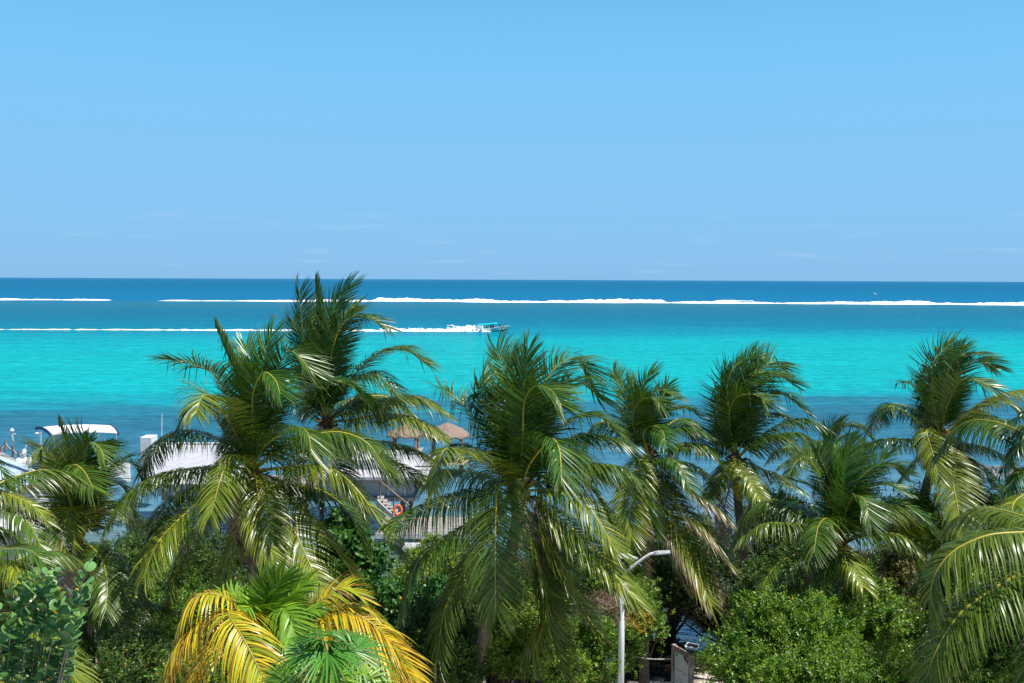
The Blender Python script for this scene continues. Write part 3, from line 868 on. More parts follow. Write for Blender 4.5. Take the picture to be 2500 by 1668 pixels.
palm('low full-crowned coconut palm standing over the bright green bushes', (2053, 1332), 25, [
    (0.0, 'y', [(2056, 1260), (2061, 1170), (2073, 1074)]),
    (0.2, '', [(2044, 1257), (2009, 1170), (1962, 1104)], 0.6),
    (0.0, '', [(2066, 1246), (2090, 1182), (2125, 1147), (2172, 1135), (2203, 1152)]),
    (-0.4, '', [(2076, 1255), (2113, 1199), (2160, 1182), (2204, 1196)]),
    (-0.5, '', [(2085, 1285), (2137, 1245), (2183, 1228), (2230, 1245), (2262, 1282)]),
    (-1.0, '', [(2079, 1312), (2125, 1303), (2183, 1303), (2224, 1327), (2246, 1392)]),
    (-0.5, '', [(2030, 1312), (1979, 1290), (1921, 1279), (1863, 1280), (1814, 1312)]),
    (-1.0, '', [(2030, 1337), (1968, 1347), (1909, 1368), (1874, 1408), (1861, 1442)]),
    (-2.0, '', [(2045, 1296), (2020, 1266), (1998, 1286), (1987, 1348)]),
    (-2.0, 'o', [(2057, 1340), (2079, 1373), (2110, 1436)]),
    (-1.5, '', [(2040, 1355), (2014, 1403), (2021, 1488)]),
    (0.6, '', [(2030, 1250), (1990, 1195), (1945, 1175)]),
    (0.5, 'y', [(2050, 1240), (2040, 1150), (2032, 1094)], 0.8),
    (0.5, '', [(2062, 1240), (2085, 1150), (2110, 1095)], 0.6),
    (0.3, '', [(2050, 1240), (2020, 1160), (1995, 1100)], 0.6),
    (0.4, '', [(2075, 1260), (2120, 1170), (2165, 1110)], 0.7),
    (-1.3, '', [(2060, 1270), (2080, 1215), (2110, 1220), (2125, 1280)]),
    (0.5, '', [(2000, 1290), (1940, 1250), (1890, 1270)]),
], [(2053, 1350, 0), (2050, 1460, 0), (2052, 1600, 0)], coco=[(2040, 1345, -0.35), (2068, 1345, -0.3)], cocomat='cocob', fill=3, Lf=2.8, tr=(0.16, 0.13), skirt=3)

palm('tall leaning coconut palm at right with clusters of brown coconuts', (2300, 1062), 30, [
    (0.0, 't', [(2280, 1020), (2276, 937), (2283, 878), (2330, 832)], 0.6),
    (0.2, '', [(2300, 1010), (2306, 937), (2335, 872), (2397, 864)], 0.7),
    (-1.3, '', [(2305, 1015), (2329, 954), (2360, 925), (2428, 946)]),
    (0.3, '', [(2312, 985), (2347, 907), (2388, 878), (2432, 900)]),
    (0.0, 'o', [(2325, 1045), (2388, 989), (2440, 966), (2492, 958), (2535, 980)]),
    (-0.5, 'o', [(2330, 1048), (2405, 985), (2452, 977), (2502, 1028)]),
    (-1.0, '', [(2333, 1051), (2370, 1024), (2417, 1018), (2463, 1042), (2495, 1076)]),
    (0.0, '', [(2335, 1080), (2388, 1088), (2446, 1112), (2474, 1145)]),
    (-0.5, '', [(2325, 1092), (2358, 1123), (2405, 1152), (2462, 1208)]),
    (-0.5, 't', [(2271, 1053), (2242, 1030), (2201, 1001), (2172, 992), (2160, 1024)]),
    (0.0, 't', [(2285, 1035), (2253, 983), (2230, 942), (2204, 934)]),
    (0.0, '', [(2268, 1068), (2224, 1073), (2166, 1071), (2084, 1092)]),
    (-1.8, 'o', [(2280, 1052), (2262, 1053), (2277, 1106), (2290, 1160)]),
    (-2.0, 'o', [(2297, 1090), (2318, 1147), (2335, 1222), (2348, 1306)]),
    (0.0, '', [(2335, 1120), (2365, 1175), (2398, 1240)]),
    (0.5, '', [(2280, 1085), (2248, 1112), (2200, 1172)]),
    (-1.0, '', [(2310, 1100), (2335, 1180), (2360, 1260)]),
    (0.3, 'y', [(2302, 990), (2318, 910), (2350, 850)], 0.8),
    (0.5, '', [(2295, 1000), (2298, 920), (2316, 862)], 0.6),
    (0.6, 't', [(2275, 1010), (2258, 940), (2262, 900)], 0.6),
], [(2298, 1085, 0), (2278, 1140, 0), (2256, 1215, 0), (2246, 1320, 0)], coco=[(2268, 1122, -0.1), (2262, 1136, -0.15), (2275, 1140, -0.2), (2345, 1120, -0.2), (2338, 1108, -0.2), (2350, 1130, -0.2)], cocomat='cocob', fill=3, Lf=2.8, tr=(0.16, 0.13), skirt=2)

palm('small coconut palm peeking out farther back between two larger palms', (2022, 1122), 36, [
    (-0.5, '', [(2032, 1080), (2052, 1042), (2094, 1038), (2122, 1066)]),
    (-0.5, '', [(2040, 1085), (2076, 1060), (2108, 1088)]),
    (0.3, '', [(2015, 1085), (2025, 1050), (2055, 1028)], 0.7),
    (0.0, '', [(2000, 1092), (1960, 1100), (1908, 1134)]),
    (0.0, '', [(2060, 1100), (2100, 1110), (2134, 1146)]),
    (-1.0, '', [(2000, 1110), (1950, 1122), (1920, 1170)]),
], [(2022, 1140, 0), (2020, 1260, 0), (2018, 1400, 0)], fill=3, Lf=2.4, tr=(0.14, 0.11), skirt=1)

palm('left coconut palm with a shaggy brown skirt of dead fronds below', (195, 1328), 27, [
    (0.0, 'yk', [(190, 1210), (198, 1135), (216, 1070)], 0.7),
    (0.0, 's', [(178, 1190), (163, 1088), (146, 1036)]),
    (-1.0, 'o', [(170, 1200), (134, 1125), (106, 1090), (92, 1116)]),
    (-2.0, '', [(176, 1240), (158, 1165), (179, 1135), (206, 1152), (228, 1194)]),
    (-1.0, '', [(200, 1190), (213, 1090), (238, 1088), (257, 1122)]),
    (0.0, '', [(222, 1240), (248, 1175), (291, 1130), (326, 1136), (346, 1174)]),
    (-2.0, 'o', [(190, 1260), (176, 1238), (160, 1275), (150, 1345)]),
    (-1.8, '', [(218, 1331), (250, 1368), (262, 1425), (258, 1490)]),
    (-1.4, '', [(228, 1395), (270, 1470), (300, 1550), (318, 1632)]),
    (0.0, '', [(240, 1340), (300, 1385), (327, 1420), (348, 1465)]),
    (0.3, 'o', [(260, 1440), (303, 1472), (350, 1473), (402, 1488)]),
    (0.0, '', [(160, 1260), (115, 1230), (75, 1262)]),
    (0.4, 'k', [(205, 1200), (225, 1130), (262, 1092)], 0.6),
    (0.5, 'k', [(180, 1200), (165, 1140), (128, 1110)], 0.6),
    (0.3, '', [(215, 1240), (262, 1180), (300, 1190), (320, 1240)]),
    (-0.8, '', [(150, 1290), (110, 1300), (85, 1360)]),
    (-0.3, 'd', [(225, 1420), (255, 1520), (268, 1670)]),
    (0.0, 'd', [(215, 1400), (235, 1500), (240, 1620)]),
    (0.2, 'd', [(185, 1400), (178, 1500), (182, 1600)]),
    (0.4, 'd', [(230, 1400), (280, 1500), (300, 1640)]),
], [(198, 1350, 0), (206, 1450, 0), (214, 1560, 0.1), (220, 1700, 0.2)], coco=[(178, 1368, -0.3), (170, 1378, -0.3), (188, 1376, -0.35)], cocomat='cocoy', fill=1, Lf=2.6, tr=(0.19, 0.15), skirt=5)

palm('coconut palm at the left picture edge in front of the metal roof', (-95, 1235), 23, [
    (-0.5, 'ok', [(-30, 1200), (35, 1212), (82, 1236), (118, 1275)]),
    (0.0, 'k', [(-70, 1150), (-30, 1120), (5, 1150), (18, 1204)]),
    (-1.0, '', [(-20, 1236), (35, 1250), (75, 1285), (100, 1335)]),
    (0.5, '', [(-40, 1280), (20, 1300), (70, 1345)]),
], [(-95, 1260, 0), (-90, 1450, 0), (-88, 1700, 0)], fill=2, skirt=1)
palm('low coconut palm at the left picture edge behind the sea grape', (-75, 1440), 19, [
    (-0.5, '', [(-20, 1350), (30, 1340), (75, 1345), (112, 1378)]),
    (-1.0, 'o', [(-20, 1380), (20, 1376), (48, 1396), (60, 1450)]),
    (-0.5, 'o', [(0, 1500), (80, 1540), (140, 1585), (192, 1672)]),
    (0.3, '', [(0, 1420), (70, 1430), (120, 1500)]),
    (-1.2, 'o', [(-20, 1540), (30, 1590), (60, 1680)]),
], [(-75, 1460, 0), (-72, 1600, 0), (-70, 1750, 0)], fill=2, skirt=1, Lf=2.4)
palm('coconut palm off the right edge reaching in with long dark fronds', (2660, 1330), 18, [
    (-0.3, '', [(2570, 1303), (2452, 1302), (2388, 1315), (2323, 1350), (2283, 1403), (2268, 1466)]),
    (-0.6, '', [(2610, 1352), (2500, 1397), (2417, 1443), (2341, 1502), (2290, 1580), (2262, 1655)]),
    (-0.5, '', [(2600, 1450), (2540, 1550), (2500, 1660)]),
    (0.5, '', [(2600, 1290), (2530, 1270), (2490, 1330)]),
], [(2660, 1360, 0), (2670, 1500, 0), (2680, 1700, 0)], fill=2, skirt=1)
palm('coconut palm cut by the right edge beside the broken dock', (2600, 1140), 25, [
    (-1.8, 'o', [(2540, 1190), (2492, 1212), (2472, 1240), (2482, 1300)]),
    (0.0, '', [(2550, 1090), (2490, 1085), (2445, 1150)]),
    (0.2, '', [(2560, 1070), (2505, 1050), (2468, 1105)]),
    (-0.4, '', [(2540, 1140), (2490, 1150), (2460, 1200)]),
    (0.4, '', [(2560, 1050), (2520, 1000), (2485, 1020)]),
], [(2600, 1160, 0), (2605, 1300, 0), (2610, 1500, 0)], fill=2, skirt=1)

palm('yellowing coconut palm with drooping golden fronds at bottom', (660, 1580), 19, [
    (-0.5, 'l', [(630, 1530), (600, 1500), (553, 1462), (512, 1449), (466, 1472), (420, 1590)]),
    (-1.0, 'lo', [(620, 1545), (565, 1500), (510, 1510), (450, 1570), (395, 1690)]),
    (-2.0, 'l', [(620, 1520), (572, 1494), (560, 1505), (600, 1570), (665, 1700)]),
    (-1.4, 'lo', [(620, 1560), (560, 1545), (500, 1590), (455, 1700)]),
    (0.0, 'l', [(700, 1550), (740, 1512), (790, 1462), (845, 1432), (882, 1458)]),
    (-0.5, 'lo', [(700, 1555), (780, 1505), (845, 1494), (903, 1519), (961, 1575), (1010, 1660)]),
    (-1.0, 'lo', [(710, 1570), (800, 1535), (874, 1545), (935, 1590), (985, 1690)]),
    (0.2, 'l', [(710, 1560), (800, 1490), (880, 1480), (950, 1540)]),
    (0.2, 'g', [(652, 1520), (648, 1470), (640, 1415)], 0.7),
    (0.2, 'g', [(672, 1520), (705, 1460), (745, 1425)]),
    (0.2, 'g', [(640, 1530), (608, 1480), (570, 1455)]),
    (-0.4, 'g', [(680, 1550), (720, 1500), (775, 1485)]),
    (-1.4, 'g', [(665, 1545), (690, 1520), (712, 1560), (722, 1640)]),
    (-1.4, 'g', [(645, 1545), (625, 1525), (612, 1570), (606, 1640)]),
    (-1.0, 'g', [(660, 1520), (672, 1490), (700, 1500), (725, 1560)]),
    (0.0, 'g', [(660, 1510), (665, 1460), (690, 1405)], 0.7),
    (-0.8, 'g', [(650, 1530), (632, 1490), (600, 1490), (580, 1530)]),
], [(658, 1605, 0), (655, 1668, 0), (654, 1760, 0)], group='yellowing palms', coco=[(634, 1655, -0.4), (645, 1662, -0.4)], cocomat='cocoy', fill=2, Lf=1.9, fillkind='g', tr=(0.14, 0.13), skirt=0)

# ------------------------------------------------------------------ thatch palm (fan leaves)
def fan_palm():
    D = 16.0
    c = at(800, 1610, D)
    gz = float(ground_z(c[0], c[1]))
    root = empty('fan_palm', Vector((c[0], c[1], gz)), 'small dark green fan palm with star-like leaves below the yellow fronds', 'palm tree')
    bpy.context.view_layer.update()
    org = np.array(root.location)
    palm_trunk(root, [np.array([c[0], c[1], gz - 0.1]), np.array([c[0] + 0.05, c[1], (gz + c[2]) / 2]), c], 0.085, 0.07)
    leaves = [(800, 1595, -0.45, 0.80, (0.0, -0.25, 0.95), 0), (790, 1570, -0.1, 0.8, (0.1, 0.35, 0.9), 0), (742, 1600, -0.1, 0.8, (-0.5, -0.3, 0.8), 0), (862, 1590, -0.1, 0.85, (0.5, -0.35, 0.8), 0), (805, 1660, -0.7, 0.75, (0.05, -0.85, 0.55), 1),
              (700, 1665, -0.5, 0.7, (-0.4, -0.75, 0.5), 1), (880, 1670, -0.5, 0.7, (0.45, -0.75, 0.5), 1), (815, 1555, 0.3, 0.85, (0.1, 0.2, 0.95), 0), (770, 1640, 0.2, 0.8, (-0.3, 0.4, 0.8), 0), (850, 1640, 0.3, 0.8, (0.4, 0.3, 0.8), 1)]
    for li, (px, py, dd, r, nn, bright) in enumerate(leaves):
        rng = np.random.RandomState(900 + li)
        hub = at(px, py, D + dd)
        mb = MB(); mid = (c + hub) / 2 + np.array([0, 0, 0.08])
        n_ = nrm(np.array(nn))
        out = hub - c; out = out - n_ * np.dot(out, n_)
        if np.linalg.norm(out) < 0.05: out = np.array([0, -1, 0.2]) - n_ * np.dot([0, -1, 0.2], n_)
        e1 = nrm(out); e2 = np.cross(n_, e1)
        V = []; Q = []; C = []; b = 0
        nseg = 40
        base = (np.array([0.17, 0.31, 0.025]) if bright else np.array([0.06, 0.19, 0.025]))
        for s in range(nseg):
            a = math.radians(-158 + 316 * s / (nseg - 1)) + rng.normal(0, 0.03)
            d = e1 * math.cos(a) + e2 * math.sin(a) + n_ * (0.18 + rng.normal(0, 0.05))
            d = nrm(d); side = nrm(np.cross(n_, d))
            L = r * (0.80 + 0.20 * math.cos(a)) * rng.uniform(0.9, 1.08)
            ks = [0, 0.25, 0.5, 0.75, 1.0]; ws = [0.006, 0.018, 0.022, 0.014, 0.002]
            col = base * rng.uniform(0.75, 1.3)
            tip = rng.rand() < 0.25
            for kk, w in zip(ks, ws):
                p = hub + d * L * kk + np.array([0, 0, -0.28 * L * kk ** 2.2])
                fold = n_ * w * 0.55
                V += [p + side * w + fold, p, p - side * w + fold]
                cc = col * (1 if kk < 0.8 or not tip else 1) if not (tip and kk > 0.9) else np.array([0.30, 0.24, 0.10])
                C += [cc, cc * 1.05, cc]
            for q in range(4):
                i0 = b + q * 3
                Q += [(i0, i0 + 3, i0 + 4, i0 + 1), (i0 + 1, i0 + 4, i0 + 5, i0 + 2)]
            b += 15
        # petiole, as part of the leaf mesh
        pv = []
        for t_ in np.linspace(0, 1, 6):
            p = c * (1 - t_) ** 2 + mid * 2 * t_ * (1 - t_) + hub * t_ ** 2
            pv += [p + np.array([0.012, 0, 0]), p + np.array([0, 0.012, 0.008]), p - np.array([0.012, 0, 0])]
        V += pv; C += [np.array([0.18, 0.24, 0.05])] * len(pv)
        for q in range(5):
            i0 = b + q * 3
            Q += [(i0, i0 + 3, i0 + 4, i0 + 1), (i0 + 1, i0 + 4, i0 + 5, i0 + 2)]
        np_mesh('fan_leaf', np.array(V), np.array(Q), M['frond'], root, np.array(C), org)
    # yellow flower sprays between the leaves
    mb = MB(); rng = random.Random(5)
    for k in range(70):
        p = at(765 + rng.uniform(-28, 28), 1650 + rng.uniform(-30, 25), D - 0.45 + rng.uniform(-.2, .2))
        mb.ball(p, 0.02, 5, 3)
    mb.build('flower_spray', surf('yellow_flowers', (0.60, 0.42, 0.02), (0.75, 0.60, 0.05), 9.0), root)
fan_palm()

# ------------------------------------------------------------------ bushes and mangroves
def leaf_cloud(rng, centers, outd, n_sh, spread, leaf_len, leaf_w, cols, per=9, flat=0.5, shoot=0.20):
    """leaf rosettes on short shoots clustered round the clump centres"""
    nC = len(centers)
    pw = rng.uniform(0.25, 1.0, nC); idx = rng.choice(nC, n_sh, p=pw / pw.sum())
    base = centers[idx] + rng.normal(0, 1, (n_sh, 3)) * spread * rng.uniform(0.5, 1.15, nC)[idx][:, None]
    sd = nrm(outd[idx] * 0.55 + np.array([0, 0, 0.55]) + rng.normal(0, 0.45, (n_sh, 3)))
    k = np.arange(per)
    pos = base[:, None] + sd[:, None] * (k / per * shoot)[None, :, None]
    # direction of each leaf: spiral round the shoot
    ref = nrm(np.cross(sd, rng.normal(0, 1, (n_sh, 3))))
    ref2 = np.cross(sd, ref)
    ang = (k * 2.4)[None] + rng.rand(n_sh, 1) * 6.28
    rad = ref[:, None] * np.cos(ang)[..., None] + ref2[:, None] * np.sin(ang)[..., None]
    d = nrm(rad + sd[:, None] * (0.25 + 0.8 * (k / per))[None, :, None] + rng.normal(0, 0.15, (n_sh, per, 3)))
    side = nrm(np.cross(d, sd[:, None] + rng.normal(0, 0.3, (n_sh, per, 3))))
    nor = np.cross(side, d)
    L = leaf_len * rng.uniform(0.7, 1.2, (n_sh, per, 1)); W = leaf_w * rng.uniform(0.8, 1.2, (n_sh, per, 1))
    b = pos; m_ = pos + d * L * 0.5; t = pos + d * L
    A = m_ + side * W * 0.5 + nor * W * 0.18; B = m_ - side * W * 0.5 + nor * W * 0.18
    V = np.stack([b, A, t, B], 2).reshape(-1, 3)
    nf = n_sh * per
    Q = (np.arange(nf)[:, None] * 4 + np.arange(4)[None])
    ci = rng.randint(0, len(cols), n_sh)
    c = np.array(cols)[ci][:, None, :] * rng.uniform(0.75, 1.25, (n_sh, per, 1))
    fresh = (k / per > 0.6)[None, :, None]
    c = np.where(fresh, c * np.array([1.35, 1.25, 0.95]), c)
    c = np.repeat(c[:, :, None, :], 4, 2).reshape(-1, 3)
    return V, Q, c

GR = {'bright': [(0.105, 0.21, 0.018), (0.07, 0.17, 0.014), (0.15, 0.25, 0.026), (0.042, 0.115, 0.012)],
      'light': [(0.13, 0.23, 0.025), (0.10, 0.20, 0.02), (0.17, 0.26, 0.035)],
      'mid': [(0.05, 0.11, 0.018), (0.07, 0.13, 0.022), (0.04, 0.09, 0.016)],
      'dark': [(0.025, 0.065, 0.014), (0.035, 0.08, 0.016), (0.05, 0.09, 0.018)],  # mangrove greens with the palms' shade put into the leaf colour
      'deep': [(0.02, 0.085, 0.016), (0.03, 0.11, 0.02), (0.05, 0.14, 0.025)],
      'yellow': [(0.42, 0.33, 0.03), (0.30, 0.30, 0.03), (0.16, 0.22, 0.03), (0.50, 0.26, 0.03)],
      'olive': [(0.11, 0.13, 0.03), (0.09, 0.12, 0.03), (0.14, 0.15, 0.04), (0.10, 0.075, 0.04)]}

def bush(name, label, cat, lobes, pal, seed, dens=1.0, leaf=(0.088, 0.034), group='green bushes on the beach', extra=None, spread=0.20, per=9, stems=True, trunks=None, mat='bark'):
    rng = np.random.RandomState(seed)
    cx, cy, rx, ry, D = lobes[0]
    c0 = at(cx, cy, D)
    gz = max(-0.3, float(ground_z(c0[0], c0[1])))
    root = empty(name, Vector((c0[0], c0[1], gz)), label, cat, group)
    bpy.context.view_layer.update(); org = np.array(root.location)
    CC = []; OO = []; area = 0
    ends = []
    for (x, y, rx, ry, D) in lobes:
        c = at(x, y, D); a = rx * D / F; b = ry * D / F; dpt = 0.75 * (a + b) / 2 + 0.25 * a
        ar = 4 * math.pi * ((a * b) ** 1.6 / 3 + (a * dpt) ** 1.6 / 3 + (b * dpt) ** 1.6 / 3) ** (1 / 1.6)
        area += ar
        n = max(14, int(ar * 5.0))
        u = nrm(rng.normal(0, 1, (n, 3)))
        lump = 1 + 0.16 * np.sin(u[:, :1] * 3.1 + seed) * np.sin(u[:, 2:3] * 4.3 + seed * 2) + 0.12 * np.sin(u[:, 1:2] * 6 + u[:, :1] * 5 + seed * 3)
        rr = rng.uniform(0.5, 1.0, (n, 1)) ** 0.6 * lump
        out_ = rng.rand(n, 1) < 0.10
        rr = np.where(out_, rr * rng.uniform(1.05, 1.25, (n, 1)), rr)
        cc = c + u * np.array([a, dpt, b]) * rr
        CC.append(cc); OO.append(nrm(u / np.array([a, dpt, b])))
        ends += [cc[i] for i in rng.choice(n, min(n, 12), replace=False)]
    CC = np.vstack(CC); OO = np.vstack(OO)
    # nothing grows under the ground
    CC[:, 2] = np.maximum(CC[:, 2], gz + 0.15)
    far = 1.22 if D > 29 else 1.0
    leaf = (leaf[0] * far, leaf[1] * far)
    n_sh = int(area * 205 * dens / far ** 2)
    V, Q, C = leaf_cloud(rng, CC, OO, n_sh, spread, leaf[0], leaf[1], GR[pal], per)
    if extra:        # patch of differently coloured leaves: (px,py,r_px,D,palette)
        x, y, r, D, pl = extra
        ce = at(x, y, D); re = r * D / F
        lc = V[::4]; m = np.linalg.norm((lc - ce) * np.array([1, 0.6, 1]), axis=1) < re
        nc = np.array(GR[pl])[rng.randint(0, len(GR[pl]), len(lc))]
        Cl = C.reshape(-1, 4, 3); Cl[m] = nc[m][:, None, :] * rng.uniform(0.7, 1.2, (m.sum(), 1, 1)); C = Cl.reshape(-1, 3)
    # odd yellowing leaf
    Cl = C.reshape(-1, 4, 3); m = rng.rand(len(Cl)) < 0.006
    Cl[m] = np.array([0.50, 0.26, 0.03]); C = Cl.reshape(-1, 3)
    np_mesh('crown', V, Q, M['leaf'], root, C, org)
    if stems:
        mb = MB()
        feet = trunks or [(c0[0] + rng.uniform(-.3, .3), c0[1] + rng.uniform(-.3, .3)) for _ in range(3)]
        for i, e in enumerate(ends):
            f = feet[i % len(feet)]
            p0 = np.array([f[0], f[1], gz - 0.1])
            p1 = p0 * 0.55 + e * 0.45 + rng.normal(0, 0.18, 3); p1[2] = max(p1[2], gz + 0.3)
            mb.tube([p0, p1, e], [0.055, 0.035, 0.01], n=5, cap=False)
        mb.build('stems', M[mat], root)
    return root

bush('buttonwood_bush', 'broad bright green bush filling the ground right of the white notice board', 'bush',
     [(1910, 1590, 130, 95, 22.5), (1825, 1630, 65, 45, 22.0), (1985, 1550, 95, 75, 23), (1765, 1612, 40, 24, 22.3), (1960, 1660, 150, 60, 21.5), (1880, 1505, 55, 45, 23)], 'bright', 1, 1.0)
bush('buttonwood_bush', 'upright green bush with a bare trunk standing in pale sand', 'bush',
     [(2120, 1500, 70, 75, 24), (2190, 1560, 60, 55, 24.2), (2060, 1560, 60, 70, 23.8), (2270, 1560, 50, 45, 24.3)], 'bright', 2, 1.0, trunks=[tuple(on_z(2203, 1612, 0.6)[:2])])
bush('buttonwood_bush', 'low bright bush along the bottom edge in front of the sandy patch', 'bush',
     [(2070, 1655, 95, 42, 20.5), (2170, 1660, 70, 36, 20.3), (2000, 1670, 60, 40, 20.5)], 'bright', 3, 1.0)
bush('buttonwood_bush', 'tall bright green bush in the bottom right corner', 'bush',
     [(2440, 1600, 80, 95, 19.5), (2500, 1560, 70, 110, 19.5), (2380, 1650, 65, 50, 19.2), (2420, 1500, 35, 45, 19.8)], 'bright', 4, 1.0)
bush('buttonwood_bush', 'brownish sparse bush under the long dark fronds at right', 'bush',
     [(2230, 1440, 90, 70, 26.5), (2330, 1480, 100, 70, 26.5), (2170, 1400, 60, 50, 27), (2420, 1420, 80, 80, 26.5)], 'olive', 5, 0.85)
bush('mangrove_bush', 'light green loose bush below the tall leaning palm', 'bush',
     [(2200, 1270, 70, 48, 30), (2290, 1290, 50, 40, 30), (2250, 1330, 110, 50, 29.5), (2255, 1230, 22, 26, 30)], 'light', 6, 0.75)
bush('mangrove_bush', 'round mid green bush between the leaning palm and the right edge', 'bush',
     [(2425, 1270, 42, 45, 29.5), (2460, 1240, 45, 40, 30), (2480, 1300, 50, 50, 29)], 'bright', 7, 0.9)
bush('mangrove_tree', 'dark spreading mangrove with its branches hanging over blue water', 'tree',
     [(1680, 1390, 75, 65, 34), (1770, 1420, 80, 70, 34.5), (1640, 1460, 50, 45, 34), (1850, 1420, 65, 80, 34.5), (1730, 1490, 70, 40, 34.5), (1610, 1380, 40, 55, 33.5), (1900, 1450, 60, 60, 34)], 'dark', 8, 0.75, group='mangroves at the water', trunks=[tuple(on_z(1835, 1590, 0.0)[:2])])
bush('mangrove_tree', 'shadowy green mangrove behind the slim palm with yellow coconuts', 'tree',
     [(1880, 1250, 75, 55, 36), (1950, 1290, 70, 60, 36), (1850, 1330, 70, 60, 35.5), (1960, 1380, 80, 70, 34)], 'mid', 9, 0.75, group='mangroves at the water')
bush('buttonwood_bush', 'leafy green bush behind the lamp pole under the drooping frond', 'bush',
     [(1400, 1390, 75, 60, 28.5), (1450, 1430, 60, 40, 28.5), (1340, 1350, 60, 50, 29)], 'bright', 10, 0.95)
bush('mangrove_bush', 'bush with a patch of yellow leaves right of the lamp pole', 'bush',
     [(1545, 1500, 50, 45, 28.0), (1580, 1530, 42, 38, 28.2), (1520, 1560, 35, 50, 27.8), (1555, 1460, 40, 30, 28.2)], 'bright', 11, 0.95, extra=(1562, 1512, 34, 27.6, 'yellow'), trunks=[tuple(on_z(1515, 1640, 0.3)[:2])], group='mangroves at the water')
bush('buttonwood_bush', 'pale green feathery bush right of the curved palm trunk', 'bush',
     [(1265, 1500, 55, 70, 26.5), (1300, 1560, 65, 60, 26), (1235, 1590, 45, 50, 26), (1300, 1440, 50, 50, 27), (1330, 1620, 50, 35, 25.5)], 'light', 12, 0.95)
bush('buttonwood_bush', 'bright bush at the bottom left of the lamp pole', 'bush',
     [(1400, 1580, 60, 45, 25.5), (1440, 1630, 60, 40, 25.2), (1380, 1640, 50, 35, 25), (1470, 1560, 30, 35, 25.8)], 'bright', 13, 1.0)
bush('buttonwood_bush', 'dense dark green bush left of the curved palm trunk', 'bush',
     [(1060, 1560, 80, 80, 24.5), (1000, 1620, 70, 60, 24.2), (1110, 1620, 50, 55, 24), (1080, 1500, 60, 50, 25)], 'mid', 14, 1.05)
bush('mangrove_bush', 'light bush by the stilt deck beside the murky water', 'bush',
     [(1050, 1410, 70, 55, 34), (1120, 1390, 60, 50, 34), (985, 1440, 40, 40, 33), (1170, 1430, 60, 60, 32), (1065, 1345, 20, 26, 35), (1015, 1375, 18, 22, 35)], 'light', 15, 0.85)
bush('sea_hibiscus_bush', 'glossy dark green bush with large leaves beside the lower dock', 'bush',
     [(830, 1340, 45, 60, 31), (860, 1400, 55, 55, 31), (800, 1400, 50, 60, 31), (850, 1290, 25, 30, 31.5), (900, 1370, 25, 30, 31)], 'deep', 16, 0.75, leaf=(0.15, 0.11), per=6)
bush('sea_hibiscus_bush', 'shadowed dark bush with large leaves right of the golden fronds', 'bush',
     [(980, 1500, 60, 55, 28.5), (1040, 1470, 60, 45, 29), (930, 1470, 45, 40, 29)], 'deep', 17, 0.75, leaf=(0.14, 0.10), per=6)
bush('buttonwood_bush', 'bright green bush glimpsed between the two big left palms', 'bush',
     [(400, 1430, 90, 50, 33), (330, 1500, 80, 60, 32), (470, 1500, 80, 60, 31), (420, 1580, 90, 60, 29)], 'bright', 18, 0.8)
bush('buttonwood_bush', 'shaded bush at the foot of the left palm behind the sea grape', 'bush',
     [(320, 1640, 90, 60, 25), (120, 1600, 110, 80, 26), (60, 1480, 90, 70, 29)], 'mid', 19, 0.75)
bush('buttonwood_bush', 'green undergrowth bush below the golden fronds at bottom', 'bush',
     [(560, 1650, 110, 50, 22), (760, 1680, 120, 50, 21.5), (900, 1640, 80, 60, 23), (480, 1660, 80, 40, 22.5)], 'bright', 20, 0.85)
bush('buttonwood_bush', 'green bush below the big left palm crown beside its trunk', 'bush',
     [(680, 1500, 70, 60, 30), (560, 1480, 60, 60, 30.5), (740, 1440, 50, 50, 31)], 'mid', 21, 0.75)

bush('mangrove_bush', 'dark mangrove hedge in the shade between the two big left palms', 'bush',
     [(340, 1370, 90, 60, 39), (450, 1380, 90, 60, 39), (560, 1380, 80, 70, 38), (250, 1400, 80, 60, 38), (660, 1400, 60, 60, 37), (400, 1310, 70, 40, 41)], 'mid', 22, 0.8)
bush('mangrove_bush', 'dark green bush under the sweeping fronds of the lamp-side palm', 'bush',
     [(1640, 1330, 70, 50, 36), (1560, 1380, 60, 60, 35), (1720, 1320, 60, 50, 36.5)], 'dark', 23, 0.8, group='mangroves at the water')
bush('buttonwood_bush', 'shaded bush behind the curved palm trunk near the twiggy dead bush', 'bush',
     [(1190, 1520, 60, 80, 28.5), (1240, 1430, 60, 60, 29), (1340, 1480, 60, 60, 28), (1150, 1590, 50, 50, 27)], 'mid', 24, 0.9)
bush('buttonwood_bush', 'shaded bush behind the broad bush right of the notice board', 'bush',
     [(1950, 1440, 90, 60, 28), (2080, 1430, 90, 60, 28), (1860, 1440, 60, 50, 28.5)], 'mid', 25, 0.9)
bush('buttonwood_bush', 'green bush behind the tall bush in the bottom right corner', 'bush',
     [(2480, 1500, 80, 70, 22.5), (2440, 1400, 90, 60, 24), (2400, 1480, 50, 50, 23)], 'bright', 26, 0.9)

